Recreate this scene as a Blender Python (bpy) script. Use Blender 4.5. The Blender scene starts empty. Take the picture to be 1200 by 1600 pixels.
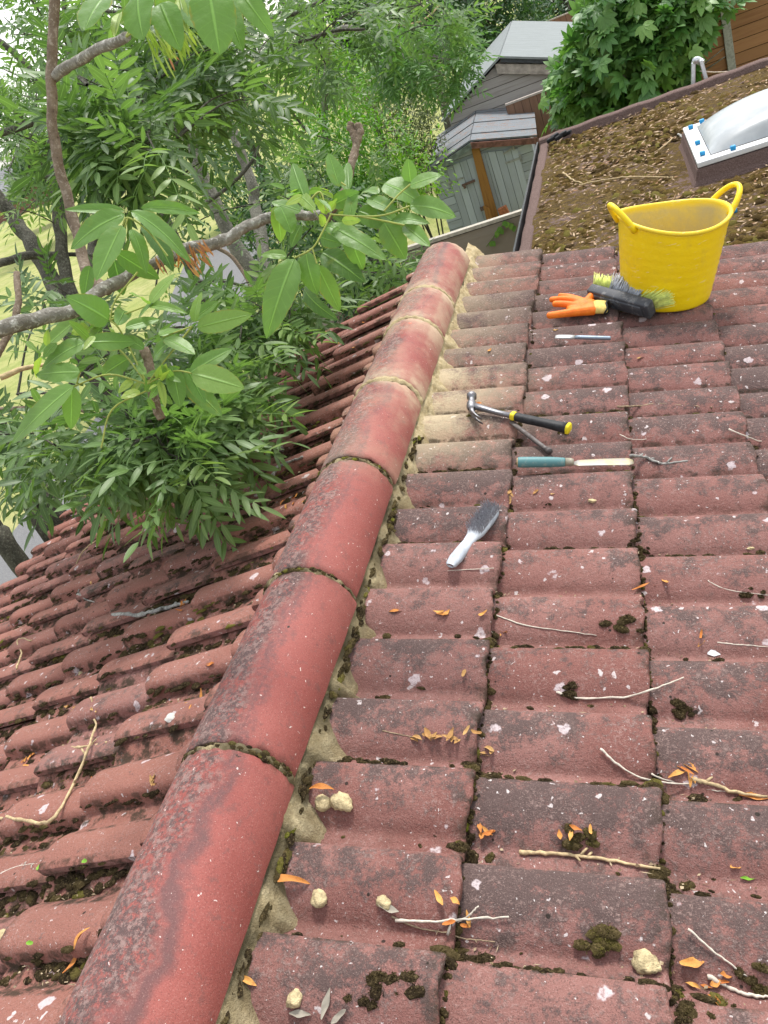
import bpy, bmesh, math, random
import numpy as np
from mathutils import Vector, Matrix, Quaternion

random.seed(7); np.random.seed(7)
scene = bpy.context.scene
COL = scene.collection

# ------------------------------------------------------------------ camera
CAM = np.array([0.7863, -0.1421, 0.9618])
CR = np.array([[0.91331, 0.19914, -0.35525], [-0.17748, -0.5905, -0.78728], [-0.36656, 0.78208, -0.50397]])
CF = 1262.24
cd = bpy.data.cameras.new('camera'); cam = bpy.data.objects.new('camera', cd); COL.objects.link(cam)
cd.sensor_fit = 'VERTICAL'; cd.sensor_height = 24.0; cd.lens = 24.0 * CF / 1600.0
cd.clip_start = 0.02; cd.clip_end = 2000
M = Matrix(((CR[0][0], -CR[1][0], -CR[2][0], CAM[0]), (CR[0][1], -CR[1][1], -CR[2][1], CAM[1]), (CR[0][2], -CR[1][2], -CR[2][2], CAM[2]), (0, 0, 0, 1)))
cam.matrix_world = M
scene.camera = cam

# ------------------------------------------------------------------ world, sun, exposure (bright overcast)
SUN_EL, SUN_AZ = math.radians(62), math.radians(12)     # azimuth measured from +Y towards +X
w = bpy.data.worlds.new('World'); scene.world = w; w.use_nodes = True
wn = w.node_tree.nodes; wl = w.node_tree.links
bg = wn['Background']; sky = wn.new('ShaderNodeTexSky'); sky.sky_type = 'NISHITA'; sky.sun_disc = False
sky.sun_elevation = SUN_EL; sky.sun_rotation = SUN_AZ; sky.dust_density = 1.2; sky.air_density = 1.6; sky.ozone_density = 1.0
hs = wn.new('ShaderNodeHueSaturation'); hs.inputs['Saturation'].default_value = 0.22; hs.inputs['Value'].default_value = 1.25
wl.new(sky.outputs[0], hs.inputs['Color']); wl.new(hs.outputs[0], bg.inputs['Color'])
bg.inputs['Strength'].default_value = 0.12
sd = bpy.data.lights.new('sun', 'SUN'); sun = bpy.data.objects.new('sun', sd); COL.objects.link(sun)
sd.energy = 2.0; sd.angle = math.radians(10); sd.color = (1.0, 0.96, 0.90)
S = Vector((math.sin(SUN_AZ) * math.cos(SUN_EL), math.cos(SUN_AZ) * math.cos(SUN_EL), math.sin(SUN_EL)))
sun.rotation_euler = S.to_track_quat('Z', 'Y').to_euler(); sun.location = (3, 3, 9)
scene.view_settings.view_transform = 'Standard'; scene.view_settings.look = 'None'
scene.view_settings.exposure = 0.98; scene.view_settings.gamma = 1.0
scene.render.engine = 'CYCLES'
scene.cycles.max_bounces = 6; scene.cycles.diffuse_bounces = 3; scene.cycles.transparent_max_bounces = 6
scene.cycles.use_denoising = True

# ------------------------------------------------------------------ helpers
def ray(px, py):
    return CR.T @ np.array([(px - 600) / CF, (py - 800) / CF, 1.0])
def atz(px, py, z):
    r = ray(px, py); return CAM + r * (z - CAM[2]) / r[2]
def aty(px, py, y):
    r = ray(px, py); return CAM + r * (y - CAM[1]) / r[1]
def atd(px, py, d):
    return CAM + ray(px, py) * d
AL = 0.267; CA, SA = math.cos(AL), math.sin(AL)
YV = 3.228; GA = 0.2936
NR = Vector((SA, 0, CA)); NL = Vector((-SA, 0, CA))
HP = -0.040                                   # roof base plane under the crest plane
def RS(d, y, h=0.0): return Vector((d * CA, y, -d * SA)) + NR * h
def LS(d, y, h=0.0): return Vector((-d * CA, y, -d * SA)) + NL * h
def onr(px, py, h=0.0):
    r = ray(px, py); n = np.array(NR); t = (h - n @ CAM) / (n @ r); return CAM + t * r
def onl(px, py, h=0.0):
    r = ray(px, py); n = np.array(NL); t = (h - n @ CAM) / (n @ r); return CAM + t * r

def world_of(o):
    m = o.matrix_basis.copy()
    return m if o.parent is None else world_of(o.parent) @ o.matrix_parent_inverse @ m

class MB:
    """collects geometry; build() links it as one mesh object"""
    def __init__(s): s.v = []; s.f = []; s.n = 0; s.a = {}; s.fm = []
    def add(s, verts, faces, mat=0, **attr):
        verts = np.asarray(verts, dtype=np.float64).reshape(-1, 3)
        k = len(verts); s.v.append(verts)
        s.f.extend([tuple(i + s.n for i in f) for f in faces]); s.fm.extend([mat] * len(faces))
        for name, val in attr.items():
            s.a.setdefault(name, []).append((s.n, np.broadcast_to(np.asarray(val, dtype=np.float64), (k,)).copy()))
        s.n += k
    def build(s, name, mats, parent=None, smooth=True, loc=None):
        me = bpy.data.meshes.new(name)
        V = np.concatenate(s.v) if s.v else np.zeros((0, 3))
        if loc is not None: V = V - np.array(loc)
        me.from_pydata(V.tolist(), [], s.f); me.update()
        for name_, chunks in s.a.items():
            arr = np.zeros(len(V))
            for st, val in chunks: arr[st:st + len(val)] = val
            at = me.attributes.new(name_, 'FLOAT', 'POINT'); at.data.foreach_set('value', arr)
        if not isinstance(mats, (list, tuple)): mats = [mats]
        for m in mats: me.materials.append(m)
        if len(mats) > 1: me.polygons.foreach_set('material_index', np.array(s.fm, dtype=np.int32))
        if smooth: me.polygons.foreach_set('use_smooth', np.ones(len(me.polygons), dtype=bool))
        o = bpy.data.objects.new(name, me); COL.objects.link(o)
        if loc is not None: o.location = loc
        if parent is not None:
            o.parent = parent; o.matrix_parent_inverse = world_of(parent).inverted()
        return o

def tag(o, label=None, cat=None, group=None, kind=None):
    if label: o['label'] = label
    if cat: o['category'] = cat
    if group: o['group'] = group
    if kind: o['kind'] = kind
    return o
def empty(name, loc, label, cat, group=None):
    o = bpy.data.objects.new(name, None); COL.objects.link(o); o.location = loc; o.empty_display_size = 0.05
    return tag(o, label, cat, group)

def grid_faces(nr, nc, closed_c=False, off=0):
    f = []
    for i in range(nr - 1):
        for j in range(nc if closed_c else nc - 1):
            j2 = (j + 1) % nc
            f.append((off + i * nc + j, off + i * nc + j2, off + (i + 1) * nc + j2, off + (i + 1) * nc + j))
    return f
def tube(mb, pts, rad, n=8, cap=True, mat=0, jit=0.0, **attr):
    """swept round tube through pts with per point radius"""
    P = [Vector(p) for p in pts]; k = len(P)
    if not hasattr(rad, '__len__'): rad = [rad] * k
    up = None; V = []
    for i in range(k):
        t = (P[min(i + 1, k - 1)] - P[max(i - 1, 0)])
        if t.length < 1e-9: t = Vector((0, 0, 1))
        t.normalize()
        if up is None:
            up = t.orthogonal().normalized()
        else:
            up = (up - t * up.dot(t))
            up = up.normalized() if up.length > 1e-6 else t.orthogonal().normalized()
        b = t.cross(up)
        for j in range(n):
            a = 2 * math.pi * j / n
            r = rad[i] * (1 + (jit * (math.sin(i * 0.9 + 2.1 * j + 40 * rad[0]) * 0.6 + random.uniform(-0.5, 0.5)) if jit else 0))
            V.append(P[i] + up * (math.cos(a) * r) + b * (math.sin(a) * r))
    F = grid_faces(k, n, True)
    if cap:
        F.append(tuple(reversed(range(n)))); F.append(tuple(range((k - 1) * n, k * n)))
    mb.add([tuple(v) for v in V], F, mat, **attr)
def smooth_path(pts, sub=6):
    P = [np.array(p, dtype=float) for p in pts]; out = []
    P = [2 * P[0] - P[1]] + P + [2 * P[-1] - P[-2]]
    for i in range(1, len(P) - 2):
        for k in range(sub):
            t = k / sub; a, b, c, d = P[i - 1], P[i], P[i + 1], P[i + 2]
            out.append(0.5 * ((2 * b) + (-a + c) * t + (2 * a - 5 * b + 4 * c - d) * t * t + (-a + 3 * b - 3 * c + d) * t ** 3))
    out.append(P[-2]); return out
def box(mb, c, sx, sy, sz, rot=None, mat=0, bev=0.0, **attr):
    """box with optional chamfer, rot = 3x3 rows are local axes"""
    bm = bmesh.new(); bmesh.ops.create_cube(bm, size=1.0)
    for v in bm.verts: v.co = Vector((v.co.x * sx, v.co.y * sy, v.co.z * sz))
    if bev > 0: bmesh.ops.bevel(bm, geom=list(bm.edges), offset=bev, segments=2, affect='EDGES', profile=0.6)
    R_ = np.eye(3) if rot is None else np.array(rot)
    V = np.array([v.co[:] for v in bm.verts]) @ R_ + np.array(c)
    F = [tuple(v.index for v in f.verts) for f in bm.faces]; bm.free()
    mb.add(V, F, mat, **attr)
def prism(mb, poly, axis_vec, mat=0, **attr):
    """extrude a polygon (list of 3d points) along a vector"""
    P = np.array(poly, dtype=float); k = len(P); A = np.array(axis_vec, dtype=float)
    V = np.concatenate([P, P + A]); F = [tuple(reversed(range(k))), tuple(range(k, 2 * k))]
    for i in range(k):
        j = (i + 1) % k; F.append((i, j, j + k, i + k))
    mb.add(V, F, mat, **attr)

# ------------------------------------------------------------------ material helper
class Mat:
    def __init__(s, name, rough=0.9, spec=0.3):
        s.m = bpy.data.materials.new(name); s.m.use_nodes = True
        s.nt = s.m.node_tree; s.N = s.nt.nodes; s.L = s.nt.links
        s.b = s.N['Principled BSDF']; s.b.inputs['Roughness'].default_value = rough
        s.b.inputs['Specular IOR Level'].default_value = spec
        s.tc = s.N.new('ShaderNodeTexCoord'); s.co = s.tc.outputs['Object']
    def link(s, a, b): s.L.new(a, b)
    def attr(s, name):
        a = s.N.new('ShaderNodeAttribute'); a.attribute_name = name; return a.outputs['Fac']
    def shift(s, fac, k=13.7):
        """coordinates moved by an attribute, so every piece gets its own pattern"""
        c = s.N.new('ShaderNodeCombineXYZ')
        for i in range(3): s.link(s.math('MULTIPLY', fac, k * (1 + i * 0.7)), c.inputs[i])
        v = s.N.new('ShaderNodeVectorMath'); v.operation = 'ADD'; s.link(s.co, v.inputs[0]); s.link(c.outputs[0], v.inputs[1])
        return v.outputs[0]
    def noise(s, scale, detail=4, rough=0.6, co=None, dist=0.0):
        n = s.N.new('ShaderNodeTexNoise'); n.inputs['Scale'].default_value = scale; n.inputs['Detail'].default_value = detail
        n.inputs['Roughness'].default_value = rough; n.inputs['Distortion'].default_value = dist
        s.link(co or s.co, n.inputs['Vector']); return n.outputs['Fac']
    def voro(s, scale, co=None, out='Distance', rnd=1.0):
        n = s.N.new('ShaderNodeTexVoronoi'); n.inputs['Scale'].default_value = scale; n.inputs['Randomness'].default_value = rnd
        s.link(co or s.co, n.inputs['Vector']); return n.outputs[out]
    def scale(s, x, y, z, co=None):
        v = s.N.new('ShaderNodeVectorMath'); v.operation = 'MULTIPLY'; s.link(co or s.co, v.inputs[0]); v.inputs[1].default_value = (x, y, z)
        return v.outputs[0]
    def math(s, op, a, b=0.0, c=0.0, clamp=False):
        n = s.N.new('ShaderNodeMath'); n.operation = op; n.use_clamp = clamp
        for i, x in enumerate((a, b, c)):
            if isinstance(x, (int, float)): n.inputs[i].default_value = x
            else: s.link(x, n.inputs[i])
        return n.outputs[0]
    def ramp(s, fac, lo, hi, a=0.0, b=1.0):
        n = s.N.new('ShaderNodeMapRange'); n.interpolation_type = 'SMOOTHSTEP'
        s.link(fac, n.inputs[0]); n.inputs[1].default_value = lo; n.inputs[2].default_value = hi
        n.inputs[3].default_value = a; n.inputs[4].default_value = b; return n.outputs[0]
    def mix(s, fac, a, b, mode='MIX'):
        n = s.N.new('ShaderNodeMix'); n.data_type = 'RGBA'; n.blend_type = mode
        for sock, x in ((n.inputs[0], fac), (n.inputs[6], a), (n.inputs[7], b)):
            if isinstance(x, (int, float)): sock.default_value = x
            elif isinstance(x, (tuple, list)): sock.default_value = (*x, 1.0)
            else: s.link(x, sock)
        return n.outputs[2]
    def col(s, x):
        if isinstance(x, (tuple, list)): s.b.inputs['Base Color'].default_value = (*x, 1.0)
        else: s.link(x, s.b.inputs['Base Color'])
        return s
    def bump(s, h, dist=0.002, strength=1.0):
        n = s.N.new('ShaderNodeBump'); n.inputs['Distance'].default_value = dist; n.inputs['Strength'].default_value = strength
        s.link(h, n.inputs['Height']); s.link(n.outputs[0], s.b.inputs['Normal']); return s
    def sep(s, co=None):
        n = s.N.new('ShaderNodeSeparateXYZ'); s.link(co or s.co, n.inputs[0]); return n.outputs
def simple(name, c, rough=0.7, var=0.25, scale=30, spec=0.3, metal=0.0, bumpd=0.0, bscale=120):
    m = Mat(name, rough, spec)
    n = m.noise(scale, 5)
    m.col(m.mix(m.ramp(n, 0.3, 0.7), tuple(x * (1 - var) for x in c), tuple(min(1, x * (1 + var)) for x in c)))
    m.b.inputs['Metallic'].default_value = metal
    if bumpd: m.bump(m.noise(bscale, 4), bumpd)
    return m.m

# ------------------------------------------------------------------ roof materials
def tile_material(name, ridge=False, left=False):
    m = Mat(name, 0.88, 0.25)
    rnd = m.attr('rnd'); crest = m.attr('crest'); clean = m.attr('clean')
    co = m.shift(rnd)
    big = m.noise(5, 3, 0.6, co); mid = m.noise(26, 6, 0.68, co); fine = m.noise(150, 5, 0.72, co); grit = m.noise(480, 3, 0.7, co)
    red = m.mix(m.ramp(big, 0.35, 0.65), (0.222, 0.092, 0.077), (0.298, 0.145, 0.125))
    red = m.mix(m.math('MULTIPLY', rnd, 0.75), red, (0.26, 0.128, 0.112))
    red = m.mix(m.ramp(clean, 0.15, 0.6, 0.0, 0.65), red, (0.325, 0.128, 0.090))
    # dark algae film lying on the weather side of the rolls
    film = m.math('ADD', m.math('SUBTRACT', m.math('MULTIPLY', crest, 0.72), 0.26), m.math('MULTIPLY', m.math('SUBTRACT', mid, 0.5), 2.9))
    film = m.math('ADD', film, m.math('MULTIPLY', m.math('SUBTRACT', big, 0.5), 1.1))
    film = m.math('ADD', film, m.math('MULTIPLY', m.math('SUBTRACT', fine, 0.5), 2.0))
    film = m.math('SUBTRACT', film, m.math('MULTIPLY', clean, 1.2))
    c = m.mix(m.ramp(film, 0.0, 0.62, 0.0, 0.90), red, (0.086, 0.062, 0.058))
    # pale worn cement grains
    pale = m.math('MULTIPLY', m.ramp(fine, 0.50, 0.66), m.ramp(m.noise(14, 4, 0.6, co), 0.38, 0.60))
    c = m.mix(m.math('MULTIPLY', pale, 0.55), c, (0.40, 0.27, 0.24))
    # dark pin holes and light sand grains
    c = m.mix(m.ramp(grit, 0.57, 0.69, 0.0, 0.5), c, (0.44, 0.33, 0.29))
    c = m.mix(m.ramp(grit, 0.45, 0.34, 0.0, 0.65), c, (0.05, 0.035, 0.032))
    # white lichen rosettes
    wob = m.N.new('ShaderNodeVectorMath'); wob.operation = 'SCALE'
    nz = m.N.new('ShaderNodeTexNoise'); nz.inputs['Scale'].default_value = 70; m.link(co, nz.inputs['Vector'])
    m.link(nz.outputs['Color'], wob.inputs[0]); wob.inputs['Scale'].default_value = 0.022
    ad = m.N.new('ShaderNodeVectorMath'); m.link(co, ad.inputs[0]); m.link(wob.outputs[0], ad.inputs[1])
    for sc, r0, keep, colr in ((17, 0.25, 0.44, (0.60, 0.51, 0.52)), (42, 0.22, 0.62, (0.62, 0.55, 0.54)), (110, 0.22, 0.60, (0.66, 0.60, 0.58))):
        dist = m.voro(sc, ad.outputs[0]); cc = m.N.new('ShaderNodeTexVoronoi'); cc.inputs['Scale'].default_value = sc; m.link(ad.outputs[0], cc.inputs['Vector'])
        sp = m.N.new('ShaderNodeSeparateColor'); m.link(cc.outputs['Color'], sp.inputs[0])
        kp = m.math('GREATER_THAN', sp.outputs[0], keep)
        rad = m.math('MULTIPLY', sp.outputs[1], r0)
        inside = m.ramp(m.math('SUBTRACT', rad, dist), -0.01, 0.05)
        inside = m.math('MULTIPLY', inside, m.ramp(fine, 0.30, 0.52, 0.25, 1.0))
        c = m.mix(m.math('MULTIPLY', m.math('MULTIPLY', inside, kp), 0.9 if not ridge else 0.7), c, colr)
    # black lichen dots
    dv = m.N.new('ShaderNodeTexVoronoi'); dv.inputs['Scale'].default_value = 38; m.link(co, dv.inputs['Vector'])
    sp = m.N.new('ShaderNodeSeparateColor'); m.link(dv.outputs['Color'], sp.inputs[0])
    dot = m.math('MULTIPLY', m.ramp(m.math('SUBTRACT', m.math('MULTIPLY', sp.outputs[1], 0.16), dv.outputs['Distance']), 0.0, 0.03), m.math('GREATER_THAN', sp.outputs[2], 0.72))
    c = m.mix(m.math('MULTIPLY', dot, 0.9), c, (0.022, 0.018, 0.014))
    # cream mortar dust smeared by the fresh pointing
    dust = m.math('MULTIPLY', m.attr('dust'), m.ramp(m.math('ADD', m.math('MULTIPLY', m.noise(9, 4, 0.6, co), 0.7), m.math('MULTIPLY', fine, 0.3)), 0.32, 0.56))
    c = m.mix(m.math('MULTIPLY', dust, 0.92), c, (0.56, 0.46, 0.30))
    # brown green moss and dirt at low edges, plus painted crevice shade
    mo = m.math('MULTIPLY', m.attr('mossy'), m.ramp(mid, 0.44, 0.60))
    c = m.mix(m.math('MULTIPLY', mo, 0.9), c, (0.040, 0.030, 0.018))
    m.col(c)
    h = m.math('ADD', m.math('MULTIPLY', grit, 0.35), m.math('ADD', m.math('MULTIPLY', fine, 0.8), m.math('MULTIPLY', mid, 0.9)))
    m.bump(h, 0.0045, 1.0)
    return m.m
M_TILE = tile_material('weathered_concrete_tile')

# ridge tile: smooth red on the sheltered side, crusted on the other, a dark rain streak along the crown
def ridge_material():
    m = Mat('ridge_tile_concrete', 0.72, 0.35)
    rnd = m.attr('rnd'); ang = m.attr('ang')         # ang: -1 left edge .. 1 right edge
    co = m.shift(rnd)
    big = m.noise(5, 3, 0.6, co); mid = m.noise(30, 6, 0.7, co); fine = m.noise(140, 5, 0.72, co); grit = m.noise(520, 3, 0.7, co)
    red = m.mix(m.ramp(big, 0.3, 0.7), (0.250, 0.062, 0.052), (0.305, 0.088, 0.074))
    pos = m.math('ADD', ang, m.math('MULTIPLY', m.math('SUBTRACT', m.noise(9, 4, 0.6, co), 0.5), 0.75))
    crust = m.math('MULTIPLY', m.ramp(pos, 0.27, 0.02), m.ramp(pos, -0.80, -0.50, 0.35, 1.0))
    cr = m.math('ADD', m.math('MULTIPLY', m.math('SUBTRACT', mid, 0.5), 2.0), m.math('MULTIPLY', m.math('SUBTRACT', fine, 0.5), 2.6))
    cr = m.math('ADD', cr, m.math('MULTIPLY', m.math('SUBTRACT', big, 0.5), 1.4))
    c = m.mix(m.math('MULTIPLY', m.ramp(cr, -0.42, 0.20), m.math('MULTIPLY', crust, 0.95)), red, (0.085, 0.060, 0.058))
    pl = m.math('MULTIPLY', m.math('MULTIPLY', m.ramp(m.noise(85, 6, 0.8, co), 0.47, 0.57), m.ramp(mid, 0.34, 0.54)), crust)
    c = m.mix(m.math('MULTIPLY', pl, 0.6), c, (0.34, 0.225, 0.20))
    # rain streak
    sc = m.scale(18, 2.2, 18, co); st = m.math('ADD', m.noise(1.0, 4, 0.6, sc), m.math('MULTIPLY', m.math('SUBTRACT', fine, 0.5), 0.5))
    band = m.math('MULTIPLY', m.ramp(pos, 0.14, 0.24), m.ramp(pos, 0.42, 0.28))
    c = m.mix(m.math('MULTIPLY', band, m.ramp(st, 0.36, 0.62, 0.0, 0.72)), c, (0.080, 0.050, 0.052))
    c = m.mix(m.ramp(grit, 0.57, 0.70, 0.0, 0.6), c, (0.42, 0.25, 0.22))
    c = m.mix(m.ramp(grit, 0.44, 0.32, 0.0, 0.65), c, (0.075, 0.028, 0.025))
    c = m.mix(m.math('MULTIPLY', m.ramp(m.noise(45, 6, 0.75, co), 0.53, 0.66), 0.45), c, (0.13, 0.065, 0.060))
    nz = m.N.new('ShaderNodeTexNoise'); nz.inputs['Scale'].default_value = 90; m.link(co, nz.inputs['Vector']); sc_ = m.N.new('ShaderNodeVectorMath'); sc_.operation = 'SCALE'; m.link(nz.outputs['Color'], sc_.inputs[0]); sc_.inputs['Scale'].default_value = 0.020
    ad_ = m.N.new('ShaderNodeVectorMath'); m.link(co, ad_.inputs[0]); m.link(sc_.outputs[0], ad_.inputs[1]); wob_ = ad_.outputs[0]
    for scl, r0, keep, colr in ((24, 0.12, 0.93, (0.52, 0.42, 0.41)), (120, 0.22, 0.74, (0.56, 0.46, 0.43)), (33, 0.13, 0.86, (0.02, 0.016, 0.012)), (15, 0.16, 0.88, (0.50, 0.045, 0.02))):
        v = m.N.new('ShaderNodeTexVoronoi'); v.inputs['Scale'].default_value = scl; m.link(wob_, v.inputs['Vector'])
        sp = m.N.new('ShaderNodeSeparateColor'); m.link(v.outputs['Color'], sp.inputs[0])
        ins = m.ramp(m.math('SUBTRACT', m.math('MULTIPLY', sp.outputs[1], r0), m.math('ADD', v.outputs['Distance'], m.math('MULTIPLY', m.math('SUBTRACT', fine, 0.5), 0.10))), 0.0, 0.03)
        c = m.mix(m.math('MULTIPLY', ins, m.math('GREATER_THAN', sp.outputs[2], keep)), c, colr)
    dust = m.math('MULTIPLY', m.attr('dust'), m.ramp(m.noise(8, 4, 0.65, co), 0.30, 0.66))
    c = m.mix(m.math('MULTIPLY', dust, 0.85), c, (0.52, 0.41, 0.28))
    mo = m.math('MULTIPLY', m.attr('mossy'), m.ramp(mid, 0.42, 0.62))
    c = m.mix(m.math('MULTIPLY', mo, 0.85), c, (0.045, 0.033, 0.02))
    m.col(c)
    rg = m.math('ADD', 0.70, m.math('MULTIPLY', crust, 0.22)); m.link(rg, m.b.inputs['Roughness'])
    h = m.math('ADD', m.math('MULTIPLY', grit, 0.3), m.math('MULTIPLY', m.math('ADD', fine, mid), m.math('ADD', 0.45, m.math('MULTIPLY', crust, 0.9))))
    m.bump(h, 0.003, 0.8)
    return m.m
M_RIDGE = ridge_material()
def mortar_material():
    m = Mat('cream_mortar', 0.95, 0.1)
    n = m.noise(35, 5, 0.7); g = m.noise(300, 4, 0.7)
    c = m.mix(m.ramp(n, 0.35, 0.7), (0.46, 0.36, 0.20), (0.64, 0.53, 0.33))
    c = m.mix(m.ramp(g, 0.42, 0.30, 0, 0.6), c, (0.22, 0.16, 0.09))
    old = m.math('MULTIPLY', m.attr('old'), m.ramp(m.noise(22, 5, 0.7), 0.28, 0.50))
    c = m.mix(old, c, (0.055, 0.045, 0.026))
    m.col(c); m.bump(m.math('ADD', g, m.math('MULTIPLY', n, 1.5)), 0.006, 1.0)
    return m.m
M_MORTAR = mortar_material()

# ------------------------------------------------------------------ the tiled roof
def prof(q):
    """section across one double roman tile, q from the free edge (0) to the underlap (0.315)"""
    q = np.asarray(q)
    def roll(q0_):       # steep far flank, round crown, long easy flank down to the pan
        x = q - q0_
        up_ = np.clip(1 - np.clip((0.026 - x) / 0.0335, 0, 1) ** 3.2, 0, 1) ** 0.6; dn = np.clip(1 - np.clip((x - 0.026) / 0.086, 0, 1) ** 2.2, 0, 1) ** 0.9
        return 0.039 * np.where(x < 0.026, np.where(x < -0.0075, 0, up_), dn)
    h = np.maximum(roll(-0.006), roll(0.150))
    foot = 0.014 * np.clip((q - 0.264) / 0.036, 0, 1) ** 1.1
    return np.maximum(h, foot)
QS = np.unique(np.concatenate([[0.0, 0.0015], np.linspace(0.006, 0.136, 24), np.linspace(0.140, 0.162, 10), np.linspace(0.17, 0.30, 24), [0.308, 0.315]]))
tile_n = [0]
STEP = {1: 0.026, -1: 0.034}
def add_tile(mb, side, dlow, seam_y, q0=0.0, q1=0.315, length=None, clean=0.0):
    L = length or (GA + 0.045)
    q = QS[(QS >= q0 - 1e-6) & (QS <= q1 + 1e-6)]
    hq = prof(q)
    crest = np.clip(hq / 0.039, 0, 1) ** 1.6
    rr = random.Random(tile_n[0] * 7919 + 3); tile_n[0] += 1
    jd = rr.gauss(0, 0.0035); jy = rr.gauss(0, 0.0014 if side > 0 else 0.0035); tw = rr.gauss(0, 0.0045 if side > 0 else 0.012); jh = rr.uniform(-0.001, 0.004 if side > 0 else 0.008); rnd = rr.random(); chip = rr.uniform(-0.5, 0.8); clean = clean + rr.gauss(0, 0.13)
    # rows along the slope, last rows round the lower edge over
    s = [0.0, 0.25, 0.5, 0.7, 0.85, 0.94]; s = [x * (L - 0.008) for x in s] + [L - 0.008, L - 0.0045, L - 0.002, L - 0.0005, L, L - 0.0015, L - 0.012]
    dz = [0] * 6 + [0, -0.0008, -0.0025, -0.0055, -0.0100, -0.0190, -0.0205]
    V = []; A1 = []; A2 = []; moss_shade = []; A4 = []
    for si, di in zip(s, dz):
        t = STEP[side] * (si - (L - GA)) / GA + jh
        end = max(0.0, (si - (L - 0.030)) / 0.030)
        wav = np.array([0.0026 * math.sin(31 * x + rnd * 20) + 0.0018 * math.sin(83 * x + rnd * 50) + rr.gauss(0, 0.0008) - (0.006 * max(0, 1 - abs(x - chip) / 0.012)) for x in q]) * (1 if si > L * 0.8 else 0)
        for x, hh, cr, wv in zip(q, hq, crest, wav):
            d = dlow + jd - L + si + tw * (x - 0.15) + wv
            y = seam_y - x + jy if side > 0 else seam_y + x + jy
            P = (RS if side > 0 else LS)(d, y, HP - 0.016 + hh + t + di)
            V.append(P[:]); A1.append(cr if side > 0 else cr)
            A2.append(math.exp(-((d - 0.08) / 0.21) ** 2) * max(0, min(1, (y - 1.50) / 0.35)) * (0.95 if (rnd * 7.3) % 1 > 0.62 else 0.35) if side > 0 else 0.35 * math.exp(-((d - 0.12) / 0.13) ** 2) * max(0, min(1, (y - 1.5) / 0.5)))
            low = 1 - cr
            moss_shade.append(min(1.0, (0.9 * end * end + (0.85 if x > 0.285 else 0.0) + 0.8 * (1 if (x < 0.003 or 0.138 < x < 0.1445) and side > 0 else 0)) + ((0.15 + 0.65 * max(0, min(1, (y - 1.3) / 0.5))) * (low > 0.8) if side > 0 else 0.7 * (1 if (0.0 <= x < 0.012 or 0.139 < x < 0.152) else 0) + 1.0 * (low > 0.6))))  # moss and silt, plus crevice shade painted into right grooves and far pans
            A4.append(clean - (0.16 * max(0, min(1, (y - 1.3) / 0.6)) if side > 0 else 0))
    mb.add(V, grid_faces(len(s), len(q)) if side > 0 else [tuple(reversed(f)) for f in grid_faces(len(s), len(q))], 0, rnd=rnd, crest=A1, dust=A2, mossy=moss_shade, clean=A4)
    # cut face of the free edge
    ne = []; F = []
    for si in (0.0, L * 0.5, L - 0.004):
        t = STEP[side] * (si - (L - GA)) / GA + jh
        for hh in (hq[0], hq[0] - 0.015):
            d = dlow + jd - L + si + tw * (q[0] - 0.15); y = seam_y - q[0] + jy if side > 0 else seam_y + q[0] + jy
            ne.append((RS if side > 0 else LS)(d, y, HP - 0.016 + hh + t)[:])
    mb.add(ne, [(0, 1, 3, 2), (2, 3, 5, 4)], 0, rnd=rnd, crest=0.0, dust=0.0, mossy=0.8, clean=0.0)

roof = empty('tiled_roof', (0, 1.5, -0.6), 'low pitched gable roof of weathered red concrete tiles with a half round ridge', 'roof')
mb = MB()
R_ENDS = [0.3664 + k * GA for k in range(0, 8)]
for d in R_ENDS:
    for n in range(1, 28, 2): add_tile(mb, 1, d, YV - 0.15 * n)
    add_tile(mb, 1, d, YV + 0.15, q0=0.15, q1=0.315)
right_slope = mb.build('roof_slope', M_TILE, roof)
mb = MB()
L_ENDS = [0.5213 + k * GA for k in range(-1, 7)] + [0.5213 + 6 * GA + 0.25]
for d in L_ENDS:
    ln_ = 0.20 if d < 0.3 else None
    for n in range(26, 1, -2): add_tile(mb, -1, d, YV - 0.15 * n, clean=0.50, length=ln_)
    add_tile(mb, -1, d, YV, q0=0.0, q1=0.11, clean=0.9, length=ln_)
left_slope = mb.build('roof_slope', M_TILE, roof)
right_slope['label'] = 'sunlit right slope with tools lying on it'; left_slope['label'] = 'left slope with mossy rows of tiles'

def surf(side, d, y):
    """height of the tile surface over the crest plane at a point of a slope"""
    d0 = R_ENDS[0] if side > 0 else L_ENDS[0]; fr = ((d - d0) / GA) % 1.0
    q = (YV + 0.15 - y) % 0.3 if side > 0 else (y - YV) % 0.3
    return HP - 0.016 + float(prof([q])[0]) + STEP[side] * fr
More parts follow.
